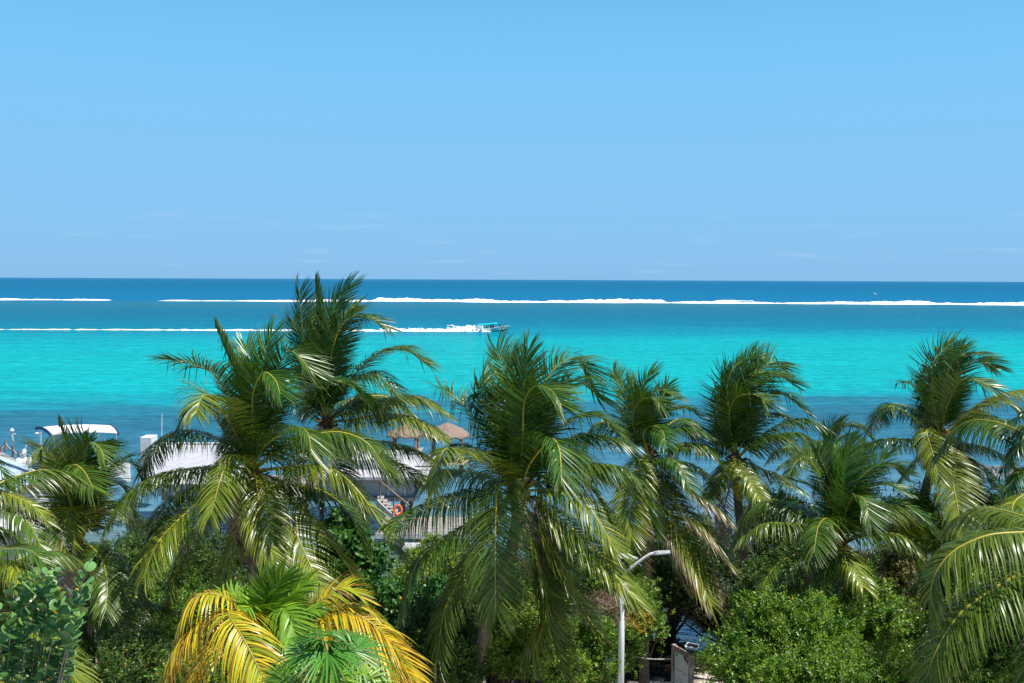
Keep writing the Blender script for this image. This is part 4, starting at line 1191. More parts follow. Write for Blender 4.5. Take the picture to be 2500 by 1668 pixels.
def dead_bush():
    c = at(1465, 1505, 26.6); gz = float(ground_z(c[0], c[1]))
    root = empty('dead_bush', Vector((c[0], c[1], gz)), 'leafless tangle of reddish brown twigs left of the lamp pole', 'bush')
    rng = np.random.RandomState(77); mb = MB()
    foot = np.array([c[0], c[1], gz - 0.05])
    for k in range(16):
        e = c + nrm(rng.normal(0, 1, 3)) * np.array([0.62, 0.5, 0.6]) * rng.uniform(0.5, 1)
        mb.tube([foot, foot * 0.45 + e * 0.55 + rng.normal(0, 0.12, 3), e], [0.03, 0.02, 0.008], n=4, cap=False)
    mb.build('stems', M['bark'], root)
    mb = MB()
    for k in range(950):
        p = c + nrm(rng.normal(0, 1, 3)) * np.array([0.72, 0.6, 0.68]) * rng.uniform(0.55, 1.0) ** 0.5
        d = nrm(rng.normal(0, 1, 3) + np.array([0, 0, 0.2])) * rng.uniform(0.12, 0.3)
        mb.tube([p, p + d * 0.5 + rng.normal(0, 0.03, 3), p + d], [0.008, 0.007, 0.004], n=3, cap=False)
    mb.build('twigs', M['twig'], root)
dead_bush()

def mangrove_roots():
    rng = np.random.RandomState(41)
    c = on_z(1600, 1590, 0.0)
    root = empty('mangrove_stump', Vector((c[0], c[1], 0)), 'dark mass of arching mangrove roots standing in the water', 'mangrove roots')
    mb = MB()
    for k in range(40):
        a = np.array([c[0] + np.clip(rng.normal(0, 0.4), -.7, .7), c[1] + rng.normal(0, 0.4), 0])
        t = a + np.array([rng.normal(0, 0.3), rng.normal(0, 0.3), rng.uniform(0.25, 0.75)])
        mb.tube([a - np.array([0, 0, 0.2]), (a + t) / 2 + np.array([0.05, 0, 0.12]), t], [0.035, 0.04, 0.03], n=5)
    for k in range(26):
        p = c + np.array([np.clip(rng.normal(0, 0.5), -0.8, 0.8), rng.normal(0, 0.3), rng.uniform(-0.1, 0.28)])
        mb.ball(p, rng.uniform(0.12, 0.25), 7, 5, (1.4, 1, 0.7))
    mb.build('roots', M['seaweed'], root)
mangrove_roots()

def seagrape():
    D = 13.5
    rng = np.random.RandomState(55)
    c = at(100, 1560, D)
    gz = float(ground_z(c[0], c[1]))
    root = empty('sea_grape', Vector((c[0], c[1], gz)), 'sea grape shrub with round blue-green leaves in the lower left corner', 'shrub')
    bpy.context.view_layer.update(); org = np.array(root.location)
    tips = [(214, 1378), (205, 1430), (190, 1440), (140, 1400), (120, 1400), (85, 1400), (60, 1400), (30, 1430), (28, 1500), (150, 1460), (110, 1470), (70, 1500), (190, 1500), (170, 1520), (160, 1560),
            (120, 1540), (90, 1570), (50, 1560), (20, 1560), (5, 1510), (180, 1555), (150, 1600), (110, 1610), (70, 1620), (30, 1610), (10, 1640), (90, 1650), (50, 1670), (130, 1590), (185, 1470), (60, 1450), (100, 1430), (-20, 1480), (-20, 1580),
            (40, 1530), (135, 1500), (80, 1530), (170, 1600), (15, 1590), (140, 1440), (60, 1650)]
    mb = MB()
    V = []; Q = []; Cc = []; nb = 0
    feet = [at(-190, 1760, D + 0.2), at(-60, 1820, D - 0.1), at(-130, 1790, D)]
    NK = 10
    buds = MB()
    for ti, (x, y) in enumerate(tips):
        e = at(x, y, D + rng.normal(0, 0.25))
        f = feet[ti % 3].copy(); f[2] = gz - 0.1
        m1 = f * 0.5 + e * 0.5 + np.array([0.06, 0, -0.10]) + rng.normal(0, 0.05, 3)
        P, L = catmull(np.array([f, m1, e]), 14)
        mb.tube(P, list(np.linspace(0.016, 0.004, 14)), n=6, cap=False)
        T = nrm(P[-1] - P[-3])
        nl = rng.randint(12, 17)
        for k in range(nl):
            s = k / (nl - 1)
            p = P[-1] - T * (0.62 * (1 - s)) + rng.normal(0, 0.012, 3)
            a = k * 2.5 + rng.rand()
            r1 = nrm(np.cross(T, [0.3, 0.2, 1.0])); r2 = np.cross(T, r1)
            o_ = nrm(r1 * math.cos(a) + r2 * math.sin(a) + T * (0.35 + 0.5 * s) + np.array([0, 0, 0.25]))
            nrm_ = nrm(T * 0.7 + np.array([0, 0, 0.6]) - o_ * np.dot(T * 0.7 + np.array([0, 0, 0.6]), o_) + rng.normal(0, 0.35, 3))
            nrm_ = nrm(nrm_ - o_ * np.dot(nrm_, o_))
            s_ = np.cross(nrm_, o_)
            rad = rng.uniform(0.058, 0.085) * (1 if s < 0.85 else 0.65)
            cen = p + o_ * (rad + 0.02)
            col = np.array([0.13, 0.28, 0.085]) * rng.uniform(0.65, 1.3)
            if rng.rand() < 0.18: col = np.array([0.15, 0.24, 0.06]) * rng.uniform(0.8, 1.2)
            if rng.rand() < 0.02: col = np.array([0.5, 0.40, 0.04])
            for q in range(NK):
                th = 2 * math.pi * q / NK
                V.append(cen + (o_ * math.cos(th) * 0.95 + s_ * math.sin(th) * 1.08) * rad + nrm_ * (0.22 * rad * abs(math.sin(th)) ** 1.5))
                Cc.append(col)
            Q.append([nb + q for q in range(NK)]); nb += NK
        if rng.rand() < 0.6:
            for q in range(5): buds.ball(P[-1] + rng.normal(0, 0.014, 3), 0.011, 5, 3)
    # triangulate the discs as fans of quads around: split each decagon in quads
    Qf = []
    for poly in Q:
        a = poly
        Qf += [(a[0], a[1], a[2], a[9]), (a[9], a[2], a[3], a[8]), (a[8], a[3], a[4], a[7]), (a[7], a[4], a[5], a[6])]
    np_mesh('crown', np.array(V), np.array(Qf), M['leaf'], root, np.array(Cc), org)
    mb.build('stems', M['palebark'], root)
    buds.build('buds', surf('sea_grape_buds', (0.55, 0.50, 0.04), (0.65, 0.62, 0.07), 9.0), root)
seagrape()

# ------------------------------------------------------------------ solar street lamp
def street_lamp():
    D = 25.0
    base = at(1515, 1668, D); top = at(1521, 1372, D)
    x0, y0 = float(top[0]) - 0.02, D
    gz = float(ground_z(x0, y0))
    root = empty('street_lamp', Vector((x0, y0, gz)), 'white solar street lamp with a slanted panel and curved arm', 'street lamp')
    zt = float(top[2])
    MB().tube([(x0, y0, gz - 0.2), (x0, y0, gz + 3.0), (x0, y0, zt - 1.55), (x0 + 0.01, y0, zt - 1.5), (x0 + 0.01, y0, zt)], [0.085, 0.08, 0.075, 0.055, 0.05], n=18).build('pole', M['steel'], root, smooth=True)
    MB().box((x0, y0, gz + 0.02), (0.36, 0.36, 0.03)).build('base_plate', M['steel'], root, bevel=0.004)
    # battery box strapped to the pole
    zb = float(at(1517, 1471, D)[2]); ztb = float(at(1517, 1422, D)[2])
    box = MB().box((x0 + 0.02, y0 - 0.11, (zb + ztb) / 2), (0.26, 0.17, ztb - zb), rz=0.12).build('battery_box', M['steel'], root, bevel=0.008)
    MB().box((x0 + 0.02 - 0.105 * 0, y0 - 0.198, (zb + ztb) / 2), (0.21, 0.006, (ztb - zb) * 0.88), rz=0.12).build('door', M['white'], box)
    # arm with elbow and lamp head
    za = float(at(1525, 1400, D)[2])
    p = [np.array([x0 + 0.05, y0, za]), at(1560, 1371, D - 0.05), at(1582, 1356, D - 0.08), at(1590, 1352, D - 0.09), at(1600, 1350.5, D - 0.1)]
    Pp, _ = catmull(p, 18)
    MB().tube(Pp, [0.034] * 18, n=12).build('arm', M['steel'], root, smooth=True)
    MB().box((x0 + 0.055, y0, za - 0.02), (0.05, 0.10, 0.34)).build('bracket', M['alu'], root, bevel=0.006)
    a = at(1597, 1351, D - 0.1); b = at(1635, 1348.5, D - 0.13)
    u = nrm(b - a); lat = nrm(np.cross(u, [0, 0, 1])); n_ = np.cross(lat, u)
    prof = [(0.0, 0.05), (0.05, 0.075), (0.12, 0.085), (0.30, 0.08), (0.38, 0.055), (0.41, 0.03)]
    v = []
    for s, w in prof:
        c = a + u * s
        v += [c + lat * w + n_ * 0.0, c + lat * w * 0.7 + n_ * 0.045, c - lat * w * 0.7 + n_ * 0.045, c - lat * w, c - lat * w * 0.8 - n_ * 0.035, c + lat * w * 0.8 - n_ * 0.035]
    f = []
    for i in range(len(prof) - 1):
        for k in range(6):
            k2 = (k + 1) % 6
            f.append((i * 6 + k, i * 6 + k2, (i + 1) * 6 + k2, (i + 1) * 6 + k))
    f += [tuple(range(6))[::-1], tuple(range((len(prof) - 1) * 6, len(prof) * 6))]
    hd = MB(); hd.add(v, f); hd = hd.build('lamp_head', M['alu'], root)
    MB().box(a + u * 0.21 - n_ * 0.039, (0.22, 0.09, 0.008), ry=-math.asin(u[2])).build('lens', M['glass'], hd)
    # solar panel, tilted
    A = at(1503, 1352, D + 0.25); B = at(1530, 1350, D + 0.32); C_ = at(1558, 1362, D - 0.2); D_ = at(1513, 1360, D - 0.28)
    n2 = nrm(np.cross(B - A, D_ - A)); n2 = n2 if n2[2] > 0 else -n2
    MB().prism([A, B, C_, D_], -n2 * 0.04).build('solar_panel', M['alu'], root)
    cen = (A + B + C_ + D_) / 4
    sq = [cen + (q - cen) * 0.92 + n2 * 0.004 for q in (A, B, C_, D_)]
    MB().prism(sq, -n2 * 0.003).build('solar_cells', M['panel'], root)
    MB().tube([(x0 + 0.01, y0, zt - 0.04), (x0 + 0.02, y0, zt + 0.06), tuple(cen - n2 * 0.05)], [0.03, 0.03, 0.035], n=8).build('panel_mount', M['dark'], root)
street_lamp()

# ------------------------------------------------------------------ weathered notice board
def notice_board():
    A = at(1646, 1576, 27.6); B = at(1688, 1597, 26.9)
    z = (A[2] + B[2]) / 2; A[2] = z; B[2] = z
    c = (A + B) / 2; gz = float(ground_z(c[0], c[1]))
    root = empty('notice_board', Vector((c[0], c[1], gz)), 'weathered white notice board between two wooden posts by the water', 'sign')
    u = nrm(B - A); n_ = np.cross([0, 0, 1.0], u); n_ = n_ if n_[1] < 0 else -n_     # faces the camera side
    ang = math.atan2(u[1], u[0]); W = np.linalg.norm(B - A)
    for q, wd in ((A, 0.10), (B, 0.12)):
        m = MB(); m.box((q[0], q[1], (gz - 0.3 + z + 0.02) / 2), (wd, 0.12, z + 0.02 - gz + 0.3), rz=ang); m.build('post', M['wood'], root, bevel=0.008)
    pc = c.copy(); ph = 1.95; pc[2] = z - 0.14 - ph / 2
    m = MB(); m.box(pc, (W - 0.11, 0.03, ph), rz=ang); m.build('panel', M['panel'], root)
    m = MB(); bc = c.copy(); bc[2] = z - 0.06; m.box(bc + n_ * 0.012, (W - 0.105, 0.075, 0.15), rz=ang); m.build('crossbeam', M['rotwood'], root, bevel=0.006)
    def P(a, d, off): return A + u * (a * W) + np.array([0, 0, -d]) + n_ * off
    # flaps of peeled board hanging under the beam
    m = MB()
    m.prism([P(0.55, 0.13, 0.03), P(0.92, 0.13, 0.03), P(0.86, 0.34, 0.035), P(0.78, 0.25, 0.035), P(0.70, 0.28, 0.035), P(0.62, 0.17, 0.03)], n_ * 0.012)
    m.build('peeled_flap', M['rotwood'], root)
    m = MB(); rng = random.Random(4)
    def dash(a0, a1, d, h=0.016): m.prism([P(a0, d, 0.019), P(a1, d, 0.019), P(a1, d + h, 0.019), P(a0, d + h, 0.019)], n_ * 0.003)
    x = 0.14
    while x < 0.80:
        w_ = rng.uniform(0.03, 0.07); dash(x, x + w_, 0.62 + rng.uniform(-0.004, 0.004), 0.022); x += w_ + 0.02
    for a in (0.52, 0.58, 0.64): dash(a, a + 0.045, 0.70, 0.016)
    for k in range(5): dash(0.15, 0.15 + rng.uniform(0.06, 0.13), 0.88 + k * 0.09)
    for k in range(8): dash(0.36, 0.36 + rng.uniform(0.08, 0.26), 0.86 + k * 0.075)
    for k in range(11): dash(0.66, 0.66 + rng.uniform(0.12, 0.24), 0.92 + k * 0.06, 0.012)
    for k in range(10): dash(0.2 + rng.uniform(0, 0.1), 0.34 + rng.uniform(0.1, 0.45), 1.5 + k * 0.045, 0.012)
    m.build('lettering', M['ink'], root)
    m = MB(); m.prism([P(0.15, 0.24, 0.019), P(0.17, 0.18, 0.019), P(0.23, 0.17, 0.019), P(0.24, 0.22, 0.019), P(0.20, 0.26, 0.019), P(0.16, 0.30, 0.019)], n_ * 0.003)
    m.build('emblem', M['greenink'], root)
    # little solar light on top
    t = at(1690, 1583, 26.9); t[2] = z + 0.24
    sl = MB(); sl.box(t, (0.36, 0.24, 0.03), rz=ang + 0.6, rx=0.2); sl = sl.build('solar_light', M['white'], root, bevel=0.004)
    MB().box(t + np.array([0, 0, 0.018]), (0.29, 0.15, 0.006), rz=ang + 0.6, rx=0.2).build('solar_cells', M['cell'], sl)
    m = MB()
    for s in (-0.08, 0.09):
        m.tube([t + u * s + np.array([0, 0, -0.01]), t + u * s * 0.9 + np.array([0, 0, -0.26])], 0.014, n=6)
    m.build('light_legs', M['post'], sl)
    return A
signA = notice_board()
m = MB(); a = at(1536, 1599, 27.9); b = np.array(signA) + np.array([0, 0, -0.38]); n = 14
m.tube([a * (1 - t) + b * t + np.array([0, 0, -0.30 * t * (1 - t)]) for t in np.linspace(0, 1, n)], 0.017, n=6)
o = m.build('rope', M['rope'], origin=tuple(b)); tag(o, 'pale rope strung from the bushes to the notice board post', 'rope')

def seaweed():
    rng = np.random.RandomState(61); mb = MB()
    for k in range(520):
        x = rng.uniform(1.5, 9.5)
        y = float(shore_y(x)) - rng.uniform(-0.2, 1.1) - abs(rng.normal(0, 0.4)); 
        z = float(ground_z(x, y))
        mb.ball((x, y, max(z, 0) + 0.02), rng.uniform(0.05, 0.16), 6, 4, (1.7, 1.0, 0.55))
    o = mb.build('seaweed', M['seaweed'], origin=(4, 32, 0)); tag(o, 'dark seaweed washed up along the waterline', 'seaweed', kind='stuff')
seaweed()
def litter():
    rng = np.random.RandomState(62)
    n = 16000
    x = rng.uniform(-16, 16, n); y = rng.uniform(12, 33, n)
    z = ground_z(x, y) + 0.035
    a = rng.uniform(0, 6.28, n); L = rng.uniform(0.06, 0.16, n); W = L * 0.35
    c = np.stack([x, y, z], 1); d = np.stack([np.cos(a), np.sin(a), rng.normal(0, 0.25, n)], 1); s = np.stack([-np.sin(a), np.cos(a), rng.normal(0, 0.25, n)], 1)
    V = np.stack([c - d * L[:, None] * .5, c + s * W[:, None] * .5, c + d * L[:, None] * .5, c - s * W[:, None] * .5], 1).reshape(-1, 3)
    Q = np.arange(n)[:, None] * 4 + np.arange(4)[None]
    col = np.array([(0.10, 0.06, 0.03), (0.20, 0.12, 0.06), (0.05, 0.035, 0.02), (0.06, 0.10, 0.02)])[rng.randint(0, 4, n)] * rng.uniform(0.7, 1.3, (n, 1))
    o = np_mesh('leaf_litter', V, Q, M['leaf'], cols=np.repeat(col, 4, 0)); tag(o, 'brown fallen leaves scattered over the sand under the bushes', 'leaf litter', kind='stuff')
litter()

# ------------------------------------------------------------------ beach house on stilts, stairs, decks
def beach_house():
    Yf = 50.0
    def X(px, Y=Yf): return (px - 1250) * Y / F
    def Z(py, Y=Yf): return H - (py - 682.5) * Y / F
    root = empty('beach_house', Vector((X(700), Yf, 0)), 'white wooden beach house with pale shingle roof half hidden behind the palms', 'house')
    zf = 2.0
    # right wing with the door
    xr, xl = X(1006), X(780)
    ztop = Z(1172)
    MB().box(((xl + xr) / 2, Yf + 2.6, (zf + ztop) / 2), (xr - xl, 5.2, ztop - zf)).build('wall', M['whitewood'], root)
    MB().box(((xl + xr) / 2 + 0.25, Yf + 2.5, ztop + 0.09), (xr - xl + 1.0, 6.4, 0.16)).build('eave', M['whitewood'], root, bevel=0.01)
    # upper half-storey set back, boarded
    zu = Z(1126, Yf + 1.2)
    up = MB()
    for k in range(5):
        h = (zu - ztop - 0.2) / 5
        up.box(((xl + X(962)) / 2, Yf + 1.2 + 1.5, ztop + 0.17 + h * (k + 0.5)), (X(962) - xl, 3.0 + 0.02 * (k % 2), h * 0.86))
    up.build('upper_wall', M['whitewood'], root)
    # shingled roof, slope towards the camera
    r = [(X(352, 49), 49.0, Z(1190, 49.0)), (X(575, 49), 49.0, Z(1190, 49.0)), (X(575, 54), 54.0, Z(1090, 54.0)), (X(380, 54), 54.0, Z(1090, 54.0))]
    r0, r1, r2, r3 = [Vector(q) for q in r]
    ro = MB().prism([r0, r1, r2, r3], (0, 0.05, -0.12)).build('roof', M['shingle'], root)
    MB().beam(r3 + Vector((0, 0, 0.03)), r2 + Vector((0, 0, 0.03)), 0.25, 0.08).build('ridge_cap', M['white'], ro)
    MB().box(((r0.x + r1.x) / 2, 52.2, (zf + r0.z) / 2 - 0.05), (r1.x - r0.x - 0.6, 5.0, r0.z - zf - 0.1)).build('wall', M['whitewood'], root)
    # far gable box that shows above the roof at its left end
    b = at(356, 1094, 55.5)
    MB().box((b[0], 56.0, (b[2] + 0.3) / 2 + 0.6), (0.62, 1.0, b[2] - 0.3)).build('parapet', M['white'], root, bevel=0.01)
    # door
    dx0, dx1, dz1 = X(950), X(985), Z(1182)
    fr = MB()
    fr.box((dx0 - 0.06, Yf - 0.03, (zf + dz1) / 2), (0.10, 0.07, dz1 - zf)); fr.box((dx1 + 0.06, Yf - 0.03, (zf + dz1) / 2), (0.10, 0.07, dz1 - zf)); fr.box(((dx0 + dx1) / 2, Yf - 0.03, dz1 + 0.05), (dx1 - dx0 + 0.22, 0.07, 0.10))
    fr.build('door_frame', M['white'], root)
    d = MB().box(((dx0 + dx1) / 2, Yf - 0.025, (zf + dz1) / 2), (dx1 - dx0, 0.05, dz1 - zf)).build('door', M['whitewood'], root)
    p = MB()
    for k in range(3):
        zz = zf + 0.2 + k * (dz1 - zf - 0.1) / 3
        for s in (-1, 1):
            p.box(((dx0 + dx1) / 2 + s * 0.16, Yf - 0.056, zz + 0.12), (0.2, 0.012, (dz1 - zf) / 3 * 0.62))
    p.build('door_panels', M['white'], d)
    MB().ball((dx1 - 0.08, Yf - 0.09, zf + 0.95), 0.035).build('handle', M['alu'], d)
    # porch opening right of the door: dark panel painted for its shade, with louvres
    px0, px1 = X(1006), X(1050)
    op = MB(); op.box(((px0 + px1) / 2, Yf + 1.2, (zf + ztop) / 2), (px1 - px0, 0.1, ztop - zf - 0.3)); w = op.build('porch_dark_panel', M['glass'], root)
    lv = MB()
    for k in range(6):
        lv.box(((px0 + px1) / 2, Yf + 1.12, zf + 0.3 + k * 0.2), (px1 - px0, 0.06, 0.05))
    lv.build('louvre', M['dark'], w)
    st = MB()
    for px in (420, 520, 620, 740, 860, 980):
        st.tube([(X(px), Yf + 0.4, -1.2), (X(px), Yf + 0.4, zf)], 0.13, n=10)
        st.tube([(X(px), Yf + 4.4, -1.2), (X(px), Yf + 4.4, zf)], 0.13, n=10)
    st.build('stilts', M['post'], root)
    MB().box(((X(400) + xr) / 2, Yf + 2.4, zf - 0.1), (xr - X(400) + 0.3, 5.6, 0.18)).build('floor', M['wood'], root)
    # antenna
    a0 = at(394, 1066, 53.0); a1 = at(395.5, 1010, 53.0)
    an = MB().tube([tuple(a0 - np.array([0, 0, 0.5])), tuple(a1)], [0.022, 0.016], n=6).build('antenna_mast', M['white'], origin=tuple(a0)); tag(an, 'thin white antenna pole rising behind the shingle roof', 'antenna')
    # deck in front and to the right
    xd0, xd1 = X(930, 48), X(1155, 48); zd = 1.05
    dk = empty('stilt_deck', Vector(((xd0 + xd1) / 2, 47.5, 0)), 'grey wooden deck on round posts over the water beside the white house', 'deck')
    pl = MB()
    for k in range(17):
        pl.box(((xd0 + xd1) / 2, 46.2 + k * 0.2, zd + 0.005 * (k % 3)), (xd1 - xd0, 0.175, 0.05))
    pl.build('planks', M['wood'], dk)
    MB().box(((xd0 + xd1) / 2, 46.06, zd - 0.10), (xd1 - xd0 + 0.1, 0.07, 0.24)).build('fascia', M['whitewood'], dk, bevel=0.006)
    for px in (1017, 1037, 1049, 1067, 1090, 1112, 1140):
        q = MB(); yy = 46.35 + (0.9 if px in (1049, 1090, 1140) else 0)
        q.tube([(X(px, yy), yy, -1.2), (X(px, yy) + 0.02, yy, zd - 0.05)], [0.12, 0.105], n=10); q.build('post', M['post'], dk, smooth=True)
    rl = MB()
    for px in (1040, 1080, 1120, 1152):
        rl.box((X(px, 49.4), 49.4, zd + 0.5), (0.07, 0.07, 1.0))
    for zz in (0.45, 0.95): rl.box(((X(1040, 49.4) + X(1152, 49.4)) / 2, 49.4, zd + zz), (X(1152, 49.4) - X(1040, 49.4), 0.05, 0.06))
    rl.build('railing', M['wood'], dk)
    # slatted lower platform in front
    lp = MB()
    for k in range(5):
        lp.box(((X(985, 45.6) + X(1070, 45.6)) / 2, 45.0 + k * 0.2, zd - 0.38 + 0.004 * (k % 2)), (X(1070, 45.6) - X(985, 45.6), 0.17, 0.05))
    lp.box(((X(985, 45.6) + X(1070, 45.6)) / 2, 44.87, zd - 0.46), (X(1070, 45.6) - X(985, 45.6), 0.05, 0.18))
    lp.build('lower_platform', M['whitewood'], dk)
    # stairs from the upper floor down to the deck, going right
    s0 = np.array(at(925, 1215, 47.6)); s1 = np.array(at(985, 1272, 46.6))
    stc = empty('staircase', Vector([float(v) for v in s1]), 'grey outdoor stairs with a brown handrail below the white door', 'stairs')
    tr = MB(); N_ = 7
    for k in range(N_):
        t = (k + 0.5) / N_
        c = s0 * (1 - t) + s1 * t
        tr.box(c + np.array([0, 0.0, 0.02]), (0.30, 1.1, 0.05), rz=0.1)
        tr.box(c + np.array([-0.14, 0.0, -0.06]), (0.03, 1.08, 0.15), rz=0.1)
    tr.build('treads', M['wood'], stc)
    off = np.array([0.0, -0.58, -0.12])
    MB().beam(s0 + off, s1 + off, 0.06, 0.26).build('stringer', M['whitewood'], stc)
    h0 = np.array(at(924, 1172, 47.6)); h1 = np.array(at(999, 1234, 46.4))
    hr = MB(); hr.tube([h0, (h0 + h1) / 2, h1], 0.045, n=8)
    hr.build('handrail', M['post'], stc, smooth=True)
    ps = MB()
    for t in (0.05, 0.5, 0.97):
        q = h0 * (1 - t) + h1 * t; ps.tube([q, q - np.array([0, 0, 0.95])], 0.035, n=6)
    ps.build('rail_posts', M['post'], stc)
    # orange ring leaning by the stairs
    c = at(972, 1246, 46.3); m = MB(); n = 18
    m.tube([c + np.array([0.17 * math.cos(a), 0.08 * math.sin(a), 0.21 * math.sin(a)]) for a in np.linspace(0, 2 * math.pi, n)], 0.05, n=8, cap=False)
    o = m.build('life_ring', M['orange'], smooth=True, origin=tuple(c)); tag(o, 'bright orange ring leaning beside the outdoor stairs', 'life ring')
    # low landing dock at the left, close to the water
    l0 = X(800, 45.5); l1 = X(952, 45.5)
    ld = empty('landing_dock', Vector(((l0 + l1) / 2, 45.5, 0)), 'low weathered landing dock just above the murky shallows', 'dock')
    q = MB()
    for k in range(9): q.box(((l0 + l1) / 2, 44.9 + k * 0.2, 0.55 + 0.005 * (k % 3)), (l1 - l0, 0.18, 0.05))
    q.box(((l0 + l1) / 2, 44.78, 0.47), (l1 - l0, 0.06, 0.2))
    q.build('planks', M['wood'], ld)
    for px in (810, 860, 905, 945):
        z = MB(); z.tube([(X(px, 45.1), 45.1, -0.9), (X(px, 45.1), 45.1, 0.5)], 0.11, n=9); z.build('post', M['post'], ld, smooth=True)
beach_house()

# ------------------------------------------------------------------ thatched shelters on the far pier
def palapa(px, py, Y, wpx, label):
    top = at(px, py, Y); r = wpx * Y / F / 2
    zd = 0.9
    root = empty('thatched_shelter', Vector((float(top[0]), Y, zd)), label, 'thatched shelter', 'thatched shelters over the water')
    mb = MB(); n = 22; rng = random.Random(int(px))
    v = [tuple(top)]; f = []
    rings = [(0.45, -0.26), (0.8, -0.48), (1.0, -0.66)]
    for ri, (rr, dz) in enumerate(rings):
        for k in range(n):
            a = 2 * math.pi * k / n; j = 1 + rng.uniform(-0.06, 0.06)
            v.append((top[0] + math.cos(a) * r * rr * j, Y + math.sin(a) * r * rr * j, top[2] + dz * r * 0.8 + rng.uniform(-0.05, 0.05) - (0.12 * (k % 2) if ri == 2 else 0)))
    for k in range(n):
        k2 = (k + 1) % n
        f.append((0, 1 + k, 1 + k2))
        for ri in range(2): f.append((1 + ri * n + k, 1 + (ri + 1) * n + k, 1 + (ri + 1) * n + k2, 1 + ri * n + k2))
    mb.add(v, f)
    th = mb.build('thatch_roof', M['thatch'], root)
    so = th.modifiers.new('thick', 'SOLIDIFY'); so.thickness = 0.12
    fr = MB()
    for k in range(160):     # loose straw along the edge
        a = rng.uniform(0, 6.28); q = np.array([top[0] + math.cos(a) * r * 0.97, Y + math.sin(a) * r * 0.97, top[2] - 0.52 * r])
        fr.tube([q, q + np.array([math.cos(a) * 0.06 + rng.uniform(-.05, .05), math.sin(a) * 0.06, -rng.uniform(0.12, 0.34)])], [0.012, 0.005], n=3, cap=False)
    fr.build('straw_fringe', M['thatch'], root)
    for sx, sy in ((-1, -1), (1, -1), (1, 1), (-1, 1)):
        p = MB(); x, y = top[0] + sx * r * 0.62, Y + sy * r * 0.62
        p.tube([(x, y, -1.0), (x, y, top[2] - 0.5 * r)], 0.085, n=8); p.build('post', M['post'], root, smooth=True)
    d = MB()
    for k in range(8): d.box((top[0], Y - r * 0.9 + (k + 0.5) * r * 1.8 / 8, zd - 0.05 + 0.004 * (k % 2)), (r * 1.8, r * 1.8 / 8 - 0.02, 0.05))
    d.build('floor', M['wood'], root)
palapa(1092, 1031, 66, 112, 'thatched shelter on posts over the water, nearest the central palm')
palapa(990, 1036, 70, 90, 'thatched shelter mostly hidden behind yellow-ribbed fronds')

# ------------------------------------------------------------------ pier on the left with posts, ropes, lamp
PA = on_z(150, 1180, 1.0); PB = on_z(-60, 1072, 1.0)      # right edge of the deck, near to far
PD = nrm(PB - PA); PS = np.array([PD[1], -PD[0], 0]); PS = PS if PS[0] < 0 else -PS     # towards the left
def pier():
    root = empty('pier', Vector([float(v) for v in (PA[0], PA[1], 0)]), 'weathered grey plank pier running out past the moored boat', 'pier')
    L = np.linalg.norm(PB - PA) + 14; s = -9.0
    rng = random.Random(8); m = MB(); wd = 2.5
    ang = math.atan2(PS[1], PS[0])
    while s < L:
        w = 0.20; c = PA + PD * (s + w / 2) + PS * wd / 2
        m.box((c[0], c[1], 1.0 + rng.uniform(-0.008, 0.008)), (wd + rng.uniform(-0.06, 0.06), w - 0.025, 0.05), rz=ang)
        s += w
    m.build('planks', M['wood'], root)
    b = MB()
    for o_ in (0.15, wd - 0.15):
        b.beam(PA + PD * -9 + PS * o_ + np.array([0, 0, -0.14]), PA + PD * L + PS * o_ + np.array([0, 0, -0.14]), 0.12, 0.18)
    b.build('beams', M['post'], root)
    s = -7.0
    while s < L:
        for o_ in (0.25, wd - 0.25):
            q = PA + PD * s + PS * o_; p = MB(); p.tube([(q[0], q[1], -1.5), (q[0], q[1], 0.9)], 0.13, n=8); p.build('pile', M['post'], root, smooth=True)
        s += 3.0
pier()
POSTS = []
def edge_post(px, ytop, ybot, r, label, name='mooring_post', mat='post'):
    q = on_z(px, ybot, 1.02); Y = q[1]; zt = at(px, ytop, Y)[2]
    m = MB(); m.tube([(q[0], q[1], 1.0), (q[0], q[1], zt)], [r * 1.05, r * 0.95], n=10)
    o = m.build(name, M[mat], origin=(q[0], q[1], 1.0)); tag(o, label, 'post', 'posts along the pier edge')
    POSTS.append(np.array([q[0], q[1], min(zt, 2.0) - 0.15]))
    return q, zt
edge_post(3, 1088, 1103, 0.07, 'short post farthest out on the pier, cut by the left edge')
edge_post(14, 1076, 1102, 0.075, 'tall thick pier post with pale rope round its foot')
edge_post(33, 1091, 1116, 0.06, 'slim pier post standing right beside the globe lamp')
edge_post(46, 1101, 1119, 0.075, 'stubby pier post between the globe lamp and the outboard motor')
edge_post(62, 1101, 1125, 0.07, 'pier post in front of the white outboard motor')
edge_post(79, 1107, 1134, 0.07, 'pier post beside the boat bow corner, partly behind a frond')
edge_post(107, 1140, 1158, 0.07, 'left of two short posts nearest the metal roof')
edge_post(115, 1134, 1162, 0.07, 'right of two short posts nearest the metal roof')
for i in range(5):
    a, b = POSTS[i], POSTS[i + 1]
    m = MB(); m.tube([a * (1 - t) + b * t + np.array([0, 0, -0.14 * 4 * t * (1 - t)]) for t in np.linspace(0, 1, 9)], 0.022, n=5)
    o = m.build('rope', M['rope'], origin=tuple(a))
    tag(o, ['rope sagging between the two farthest pier posts', 'rope from the tall thick post to the lamp post', 'rope dipping between the lamp post and the stubby post', 'rope from the stubby post to the motor post', 'rope between the motor post and the bow post'][i], 'rope', 'ropes along the pier')

